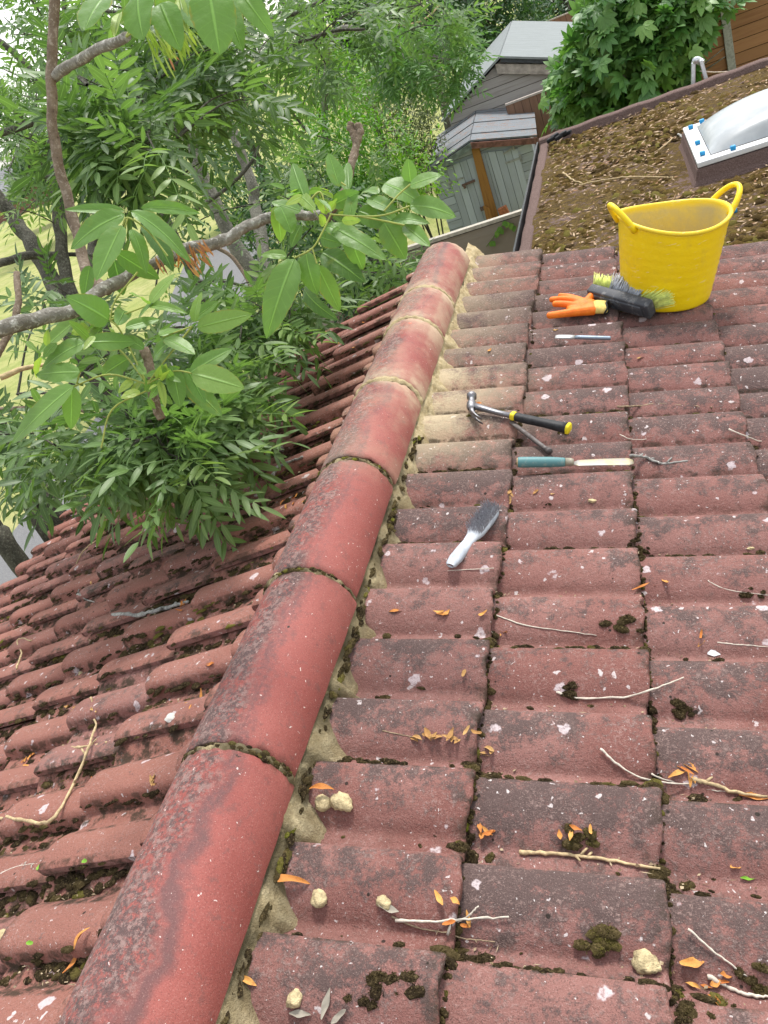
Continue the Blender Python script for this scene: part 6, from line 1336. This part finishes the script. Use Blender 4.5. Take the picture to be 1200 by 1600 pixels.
bush('broadleaf_tree', 'pale hazy tree at the left edge above red brick house', at_bush(30, 205, 40), (3.6, 3.2, 3.2), 6000, 0.28, M_MIDT, cat='tree', group='field trees', trunk=0.25, lumps=22, tone=0.7)
bush('broadleaf_tree', 'rounded distant tree on the field edge behind ash trunks', at_bush(215, 205, 46), (4.5, 3.5, 3.6), 7000, 0.30, M_MIDT, cat='tree', group='field trees', trunk=0.25, lumps=22, tone=0.55)
bush('broadleaf_tree', 'low dark tree beside the distant grey roofed house', at_bush(75, 262, 52), (3.0, 2.5, 2.0), 5000, 0.30, M_DARKT, cat='tree', group='field trees', trunk=0.2, lumps=18, tone=0.6)

# fig: palmate leaves on a spreading bush beyond the flat roof
def fig_leaf():
    lobes = [(0.0, 1.0, 0.50), (0.60, 0.88, 0.46), (-0.60, 0.88, 0.46), (1.30, 0.62, 0.42), (-1.30, 0.62, 0.42)]; V, F, U, W = [], [], [], []; n = 0
    for a, ln, w_ in lobes:
        lv, lf, lu, lw = leaflet(5, 3, w_ / ln, 0.22, 0.2, 0.55); P = lv * ln; ca, sa = math.cos(a), math.sin(a); P = np.stack([P[:, 0] * ca - P[:, 1] * sa, P[:, 0] * sa + P[:, 1] * ca, P[:, 2] + 0.01 * a], 1); V.append(P); F.append(lf + n); U.append(lu); W.append(lw); n += len(P)
    return np.concatenate(V), np.concatenate(F), np.concatenate(U), np.concatenate(W)
FIG = [fig_leaf()]
FA, FB, FC = aty(912, 20, 9.3), aty(885, 100, 9.3), aty(830, 190, 9.3)
def FIGX(z): return float(np.interp(z, [FC[2], FB[2], FA[2]], [FC[0], FB[0], FA[0]]))
def behind_ext(p): return p[1] > 7.75 and not (p[0] < FIGX(p[2])) and not (p[0] > 1.55 and p[2] < -0.74 + 0.46 * (p[0] - 1.5)) and not (p[0] < 0.1 and p[1] > 11.6 and p[1] < 15)
figr = bush('fig_tree', 'fig tree with large lobed leaves spreading behind the flat mossy roof', at_bush(1010, 95, 9.3), (1.40, 0.9, 1.2), 4200, 0.18, M_FIG, cat='tree', trunk=0.06, lumps=40, tone=0.74, tm=FIG, keep=behind_ext, bk=M_BARK)

# ------------------------------------------------------------------ sheds and fences behind the roof
def board_material(name, c, axis=2, pitch=0.12, rough=0.8, var=0.15, weather=(0.2, 0.17, 0.14), wamt=0.4):
    m = Mat(name, rough, 0.25); s_ = m.sep()[axis]; ph = m.math('FRACT', m.math('DIVIDE', s_, pitch)); gap = m.ramp(ph, 0.0, 0.07)
    idx = m.math('FLOOR', m.math('DIVIDE', s_, pitch)); wn_ = m.N.new('ShaderNodeTexWhiteNoise'); wn_.noise_dimensions = '1D'; m.link(idx, wn_.inputs['W'])
    sc = [14, 14, 14]; 
    for a in range(3): sc[a] = 1.5 if a != axis else 24
    g = m.noise(1.0, 6, 0.7, m.scale(*sc)); cc = m.mix(wn_.outputs['Value'], tuple(x * (1 - var) for x in c), tuple(x * (1 + var) for x in c))
    cc = m.mix(m.ramp(g, 0.45, 0.72, 0, wamt), cc, weather); cc = m.mix(gap, (0.02, 0.02, 0.02), cc); m.col(cc)
    m.bump(m.math('ADD', m.math('MULTIPLY', gap, 1.0), m.math('MULTIPLY', g, 0.3)), 0.012); return m.m
M_SHH = board_material('grey_painted_shiplap', (0.44, 0.49, 0.55), 2, 0.115, wamt=0.25)
M_SHV = board_material('grey_painted_door_boards', (0.45, 0.50, 0.565), 0, 0.105, wamt=0.2)
def quad_slab(mb, P, n_, t):     # slab from 4 points and a thickness along n_
    prism(mb, P, tuple(np.array(n_) * t))
YS = 12.0
shed = empty('garden_shed', (-1.3, YS + 1.1, ZG), 'small grey painted garden shed with a timber plank down its doors', 'shed')
PK = np.array(aty(735, 222, YS)); EL = np.array(aty(664, 271, YS)); ER = np.array(aty(839, 214, YS)); BK = np.array([-0.19, 2.55, 0.0])
fy = YS + 0.07
def on_front(px, py, y=fy): return np.array(aty(px, py, y))
xl, xr = EL[0] + 0.07, ER[0] - 0.10
zl = PK[2] - (PK[0] - xl) * (PK[2] - EL[2]) / (PK[0] - EL[0]) - 0.035; zr = PK[2] - (xr - PK[0]) * (PK[2] - ER[2]) / (ER[0] - PK[0]) - 0.035
mb = MB(); prism(mb, [(xl, fy, ZG), (xr, fy, ZG), (xr, fy, zr), (PK[0], fy, PK[2] - 0.035), (xl, fy, zl)], tuple(BK * 0.95)); mb.build('wall', M_SHH, shed, False)
def roof_material(name, a, b, amt, rough=0.85):
    m = Mat(name, rough, 0.25); n = m.noise(9, 6, 0.7); f = m.noise(40, 5, 0.75); g = m.noise(1.0, 5, 0.7, m.scale(3, 30, 3)); c = m.mix(m.ramp(g, 0.35, 0.65), tuple(x * 0.88 for x in a), tuple(x * 1.12 for x in a)); c = m.mix(m.ramp(m.math('ADD', m.math('MULTIPLY', n, 0.7), m.math('MULTIPLY', f, 0.6)), 0.665, 0.78, 0, amt), c, b); c = m.mix(m.ramp(f, 0.38, 0.28, 0, 0.5), c, (0.05, 0.05, 0.05)); m.col(c); m.bump(m.math('ADD', g, f), 0.01); return m.m
M_SR = roof_material('weathered_board_roof', (0.18, 0.195, 0.21), (0.24, 0.13, 0.085), 0.85)
rfs = MB(); 
for a, b in ((PK, ER), (EL, PK)):
    n_ = np.cross(b - a, BK); n_ /= np.linalg.norm(n_); n_ = n_ * (1 if n_[2] > 0 else -1); off = n_ * 0.002
    m_ = MB(); N1 = 6
    for i in range(N1):     # overlapping boards across the slope
        s0, s1 = i / N1, (i + 1) / N1; p0, p1 = a + BK * s0, a + BK * s1; q0_, q1_ = b + BK * s0, b + BK * s1; lift = n_ * (0.012 * (i % 2) + 0.003)
        quad_slab(m_, [p0 + off + lift, q0_ + off + lift, q1_ + off + lift - BK * 0.004, p1 + off + lift - BK * 0.004], n_, 0.022)
    m_.build('roof', M_SR, shed, False)
for a, b, nm, cl in ((PK, ER, 'barge_board', (0.20, 0.095, 0.075)), (EL, PK, 'barge_board', (0.17, 0.20, 0.18))):
    m_ = MB(); quad_slab(m_, [a + (0, -0.03, -0.005), b + (0, -0.03, -0.005), b + (0, -0.03, -0.085), a + (0, -0.03, -0.085)], (0, 1, 0), 0.028); m_.build(nm, simple('painted_barge', cl, 0.8, 0.4, 15), shed, False)
# two doors
M_HNG = simple('painted_hinge', (0.33, 0.34, 0.34), 0.6, 0.3, 40)
dl = on_front(696, 262); dm = on_front(757, 238); dr = on_front(812, 212)
for (x0, x1_, z0, z1_) in ((dl[0], dm[0] - 0.004, dl[2], dm[2]), (dm[0] + 0.004, xr - 0.20, dm[2], dm[2] - 0.10)):
    m_ = MB(); prism(m_, [(x0, fy - 0.022, ZG + 0.12), (x1_, fy - 0.022, ZG + 0.12), (x1_, fy - 0.022, z1_ if x0 > dl[0] + 0.1 else z1_), (x0, fy - 0.022, z0)], (0, 0.02, 0)); dd = m_.build('door', M_SHV, shed, False)
    hx = x0 if x0 < dm[0] - 0.1 else x1_; sg = 1 if hx == x0 else -1
    for hz in (-1.52, -2.45):
        h_ = MB(); box(h_, (hx + sg * 0.10, fy - 0.027, hz), 0.22, 0.008, 0.028); box(h_, (hx - sg * 0.01, fy - 0.027, hz), 0.03, 0.010, 0.10); h_.build('hinge', M_HNG, dd, False)
m_ = MB(); p0 = on_front(732, 286, fy - 0.04); box(m_, p0, 0.20, 0.018, 0.035, [norm_(np.array([1, 0, 0.06])), (0, 1, 0), norm_(np.array([-0.06, 0, 1]))], bev=0.004); box(m_, p0 + (-0.07, -0.004, -0.03), 0.035, 0.02, 0.05, bev=0.004)
m_.build('bolt', simple('rusty_bolt', (0.16, 0.10, 0.085), 0.8, 0.4, 60), shed, False)
m_ = MB(); box(m_, on_front(754, 326, fy - 0.04), 0.07, 0.02, 0.06, bev=0.005); m_.build('padlock', simple('rusty_padlock', (0.15, 0.11, 0.10), 0.7, 0.4, 60), shed, False)
m_ = MB(); p0 = on_front(797, 232, fy - 0.035); box(m_, p0 + (-0.03, 0, -0.02), 0.16, 0.012, 0.02, [norm_(np.array([1, 0, 0.25])), (0, 1, 0), norm_(np.array([-0.25, 0, 1]))]); box(m_, p0 + (0.05, 0, 0), 0.02, 0.03, 0.08); m_.build('handle', simple('dull_handle', (0.36, 0.36, 0.34), 0.6), shed, False)
# timber plank standing against the doors
M_PLK = board_material('orange_brown_timber', (0.34, 0.165, 0.045), 0, 0.30, 0.7, 0.2, (0.13, 0.055, 0.02), 0.7)
m_ = MB(); t0, t1 = on_front(735, 226, fy - 0.055), on_front(747, 226, fy - 0.055); b0, b1 = on_front(764, 352, fy - 0.12), on_front(782, 352, fy - 0.12); ext_ = lambda a, b: b + (b - a) * (b[2] - (ZG + 0.02)) / (a[2] - b[2])
b0, b1 = ext_(t0, b0), ext_(t1, b1); quad_slab(m_, [t0, t1, b1, b0], (0, 1, 0), 0.035); tag(m_.build('timber_plank', M_PLK, None, False), 'long orange brown timber plank propped against the grey shed doors', 'plank')
m_ = MB(); t0, t1 = on_front(755, 322, fy - 0.16), on_front(765, 326, fy - 0.16); b0, b1 = ext_(t0, on_front(762, 352, fy - 0.18)), ext_(t1, on_front(772, 352, fy - 0.18)); quad_slab(m_, [t0, t1, b1, b0], (0, 1, 0), 0.028); tag(m_.build('timber_plank', M_PLK, None, False), 'short split timber batten in front of the longer plank', 'plank')
m_ = MB(); box(m_, on_front(789, 335, fy - 0.35), 0.13, 0.09, 0.22, [norm_(np.array([1, 0, 0.15])), (0, 1, 0), norm_(np.array([-0.15, 0, 1]))], bev=0.008); c_ = on_front(789, 335, fy - 0.35); box(m_, (c_[0], c_[1], (ZG + c_[2] - 0.12) / 2), 0.05, 0.05, c_[2] - 0.12 - ZG); tag(m_.build('terracotta_post', simple('terracotta', (0.38, 0.14, 0.07), 0.85, 0.3), None, False), 'square terracotta topped post standing right of the timber plank', 'post')

# bigger shed behind with a grey felt gable roof
Y2 = 14.2
sh2 = empty('garden_shed', (-0.3, 16.5, ZG), 'weathered unpainted wooden shed with a plain grey felt roof', 'shed')
RF = np.array(aty(781, 91, Y2)); sl = 0.385; D2 = np.array([-0.235, 5.6, 0.0]); hwid = 1.7
E2R = RF + np.array([hwid, 0, -sl * hwid]); E2L = RF + np.array([-1.15, 0, -sl * 1.15 * 1.3])
M_FE = roof_material('pale_grey_felt', (0.225, 0.245, 0.245), (0.20, 0.215, 0.21), 0.4)
for a, b in ((RF, E2R), (E2L, RF)):
    n_ = np.cross(b - a, D2); n_ /= np.linalg.norm(n_); n_ = n_ * (1 if n_[2] > 0 else -1); m_ = MB(); quad_slab(m_, [a, b, b + D2, a + D2], n_, 0.03); m_.build('roof', M_FE, sh2, False)
m_ = MB(); quad_slab(m_, [RF + (0, 0.02, -0.004), E2R + (0, 0.02, -0.004), E2R + (0, 0.02, -0.06), RF + (0, 0.02, -0.06)], (0, 0.03, 0), 1.0); m_.build('felt_edge', simple('dark_felt_edge', (0.05, 0.055, 0.06), 0.8), sh2, False)
m_ = MB(); quad_slab(m_, [RF + (-0.1, 0.055, -0.055), E2R + (0, 0.055, -0.062), E2R + (0, 0.055, -0.21), RF + (-0.1, 0.055, -0.20)], (0, 0.03, 0), 1.0); m_.build('barge_board', simple('weathered_barge', (0.36, 0.32, 0.28), 0.9, 0.3, 12), sh2, False)
M_WB = board_material('weathered_shed_boards', (0.36, 0.335, 0.315), 2, 0.14, 0.9, 0.15, (0.18, 0.15, 0.13), 0.5)
m_ = MB(); w0 = RF + (0, 0.12, -0.03); prism(m_, [(E2L[0] + 0.1, Y2 + 0.12, ZG), (E2R[0] - 0.1, Y2 + 0.12, ZG), (E2R[0] - 0.1, Y2 + 0.12, E2R[2] + 0.0), tuple(w0), (E2L[0] + 0.1, Y2 + 0.12, E2L[2] + 0.0)], tuple(D2 * 0.96)); m_.build('wall', M_WB, sh2, False)

def fence(label, name, p, q, top, mat, panels, post=None, thick=0.03, cat='fence', cap=None):
    root = empty(name, ((p[0] + q[0]) / 2, (p[1] + q[1]) / 2, ZG), label, cat); p = np.array([*p, 0.0]); q = np.array([*q, 0.0]); t = (q - p) / panels; n_ = norm_(np.array([-t[1], t[0], 0]))
    for i in range(panels):
        a = p + t * (i + 0.015); b = p + t * (i + 0.985); m_ = MB(); prism(m_, [a + (0, 0, ZG), b + (0, 0, ZG), b + (0, 0, top), a + (0, 0, top)], tuple(n_ * thick)); m_.build('panel', mat, root, False)
        if cap: m_ = MB(); prism(m_, [a + n_ * -0.01 + (0, 0, top + 0.002), b + n_ * -0.01 + (0, 0, top + 0.002), b + n_ * -0.01 + (0, 0, top + 0.03), a + n_ * -0.01 + (0, 0, top + 0.03)], tuple(n_ * (thick + 0.03))); m_.build('cap_rail', cap, root, False)
    if post:
        for i in range(panels + 1):
            c_ = p + t * i; m_ = MB(); box(m_, (c_[0] + n_[0] * thick / 2, c_[1] + n_[1] * thick / 2, (ZG + top + 0.03) / 2), 0.09 if abs(t[0]) > abs(t[1]) else 0.1, 0.1, top + 0.03 - ZG, bev=0.006); m_.build('post', post, root, False)
    return root
M_GB = board_material('silvered_boards', (0.33, 0.285, 0.235), 2, 0.42, 0.9, 0.12, (0.22, 0.17, 0.12), 0.6)
fence('silvered wide board fence between ridge end and flat roof', 'board_fence', (-1.25, 6.62), (-0.03, 6.62), aty(765, 351, 6.62)[2], M_GB, 1, None, 0.03, cap=simple('pale_cap', (0.45, 0.41, 0.35), 0.9, 0.2))
fence('orange brown overlap panel fence with grey posts behind fig tree', 'panel_fence', (0.35, 11.2), (5.2, 11.2), -0.45, board_material('orange_fence_boards', (0.30, 0.155, 0.075), 2, 0.13, 0.85, 0.18, (0.20, 0.085, 0.04), 0.5), 3, simple('concrete_post', (0.34, 0.34, 0.31), 0.9, 0.2, 40))
fence('grey weathered paling fence beyond the far verge, left of the ridge end', 'paling_fence', (-4.6, 9.3), (-1.4, 9.0), -1.72, board_material('grey_palings', (0.25, 0.22, 0.19), 0, 0.11, 0.9, 0.2, (0.14, 0.11, 0.09), 0.5), 2, simple('old_post', (0.19, 0.15, 0.12), 0.9, 0.3, 20))
fence('low brown fence with a pale capping rail between the two sheds', 'low_fence', (-1.0, 13.7), (1.6, 13.7), aty(806, 160, 13.7)[2], board_material('brown_boards', (0.22, 0.13, 0.09), 0, 0.12, 0.9, 0.2, (0.12, 0.07, 0.05), 0.5), 1, None, 0.03, cap=simple('pale_rail', (0.42, 0.37, 0.33), 0.9, 0.2))
fence('distant brown fence behind felt roofed shed at the top', 'far_fence', (-1.5, 24), (4.5, 24), -1.05, board_material('far_brown_boards', (0.26, 0.13, 0.085), 0, 0.14, 0.9, 0.2), 3, None, 0.04, cap=simple('far_rail', (0.40, 0.34, 0.30), 0.9))

# aluminium trestle standing behind the flat roof
tr = empty('step_ladder', (1.36, 8.0, ZG), 'aluminium step ladder poking up behind the flat roof kerb', 'ladder')
M_AL = simple('aluminium', (0.60, 0.62, 0.65), 0.35, 0.1, 40, 0.5, 0.6)
ap = np.array(aty(1084, 98, 7.95)); 
def stile(x0, dx, dy, nm): 
    m_ = MB(); a = ap + (x0, 0, 0); b = np.array([ap[0] + x0 + dx, ap[1] + dy, ZG]); z_ = norm_(b - a); x_ = norm_(np.cross((0, 1, 0), z_)); y_ = np.cross(z_, x_); box(m_, (a + b) / 2, 0.028, 0.06, np.linalg.norm(b - a), [x_, y_, z_], bev=0.004); m_.build(nm, M_AL, tr, False)
stile(-0.005, -0.45, -0.25, 'stile'); stile(0.055, 0.30, -0.25, 'stile'); stile(0.0, -0.40, 0.65, 'rear_leg'); stile(0.06, 0.32, 0.65, 'rear_leg')
m_ = MB(); tube(m_, [tuple(ap + (0.01, -0.04, 0.02)), tuple(ap + (0.035, 0.05, 0.0)), tuple(ap + (0.07, 0.09, -0.035))], [0.026, 0.030, 0.028], 12); m_.build('top_cap', M_AL, tr)
for i in range(1, 9):
    f_ = i / 9; z_ = ap[2] + (ZG - ap[2]) * f_; m_ = MB(); box(m_, (ap[0] + 0.025 - 0.075 * f_, ap[1] - 0.25 * f_ + 0.0, z_), 0.05 + 0.72 * f_, 0.07, 0.02); m_.build('tread', M_AL, tr, False)
m_ = MB(); tube(m_, [tuple(aty(1094, 111, 8.0)), tuple(aty(1115, 113, 8.3)), tuple(aty(1140, 112, 8.6)), tuple(aty(1260, 100, 9.4))], 0.006, 6); tag(m_.build('rope', simple('pale_rope', (0.55, 0.45, 0.38), 0.8)), 'thin pale rope stretched from the ladder top towards the fence', 'rope')

# bindweed over the board fence
bw = empty('climbing_plant', (-0.25, 6.55, -1.0), 'few small bright leaves of a climber on the silvered board fence', 'climber'); lv = Leaves(); HEART = leaflet(5, 3, 0.9, 0.1, 0.15, 0.45); fr_, tn = [], []
for px, py in ((785, 347), (798, 349), (793, 346), (781, 358), (778, 362), (784, 355), (768, 377), (764, 380), (776, 360), (803, 352)):
    P = np.array(aty(px, py, 6.60)); fr_.append(np.vstack([frame((vr.gauss(0, 0.6), -0.4, -0.5), (0, -1, 0.6)) * 0.055, P])); tn.append(vr.uniform(0.5, 1))
lv.put(HEART, np.array(fr_), np.array(tn)); lv.build('leaves', M_BRIGHT, bw)
m_ = MB(); tube(m_, [tuple(q) for q in smooth_path([aty(x, y, 6.605) for x, y in ((760, 385), (770, 372), (780, 358), (790, 348), (803, 350))], 4)], 0.004, 5); m_.build('stem', simple('green_stem', (0.15, 0.22, 0.05), 0.7), bw)

# houses far across the field
def house(name, label, c0, L, W, hw_, hr_, yaw, wall, roof_c):
    root = empty(name, (*c0, ZG), label, 'house', 'houses across the field'); cy_, sy_ = math.cos(yaw), math.sin(yaw); ux, uy = np.array([cy_, sy_, 0]), np.array([-sy_, cy_, 0]); o = np.array([*c0, ZG])
    P = lambda a, b, z: o + ux * a + uy * b + np.array([0, 0, z])
    m_ = MB(); prism(m_, [P(-L / 2, -W / 2, -0.1), P(-L / 2, W / 2, -0.1), P(-L / 2, W / 2, hw_), P(-L / 2, 0, hw_ + hr_ - 0.1), P(-L / 2, -W / 2, hw_)], tuple(ux * L)); m_.build('wall', wall, root, False)
    for s_ in (-1, 1):
        m_ = MB(); a, b, c_, d_ = P(-L / 2 - 0.3, s_ * (W / 2 + 0.4), hw_ - 0.2), P(L / 2 + 0.3, s_ * (W / 2 + 0.4), hw_ - 0.2), P(L / 2 + 0.3, 0, hw_ + hr_), P(-L / 2 - 0.3, 0, hw_ + hr_); prism(m_, [a, b, c_, d_], (0, 0, 0.12)); m_.build('roof', roof_c, root, False)
    for k in range(3):
        x_ = -L / 3 + k * L / 3; m_ = MB(); prism(m_, [P(x_ - 0.6, -W / 2 - 0.02, 1.0), P(x_ + 0.6, -W / 2 - 0.02, 1.0), P(x_ + 0.6, -W / 2 - 0.02, 2.1), P(x_ - 0.6, -W / 2 - 0.02, 2.1)], tuple(uy * -0.04)); m_.build('window', simple('window_glass', (0.10, 0.11, 0.12), 0.15), root, False)
house('brick_house', 'far red brick house with a grey roof at the left edge', (-54.0, 71.0), 13, 7, 2.0, 1.8, 0.55, M_BRICK, simple('grey_slate', (0.20, 0.20, 0.21), 0.8, 0.2, 3))
house('brick_house', 'far small brick house with dark grey roof beyond the slim stem', (-46.0, 75.5), 9, 6, 1.9, 1.6, 0.75, M_BRICK, simple('dark_slate', (0.12, 0.12, 0.13), 0.8, 0.2, 3))
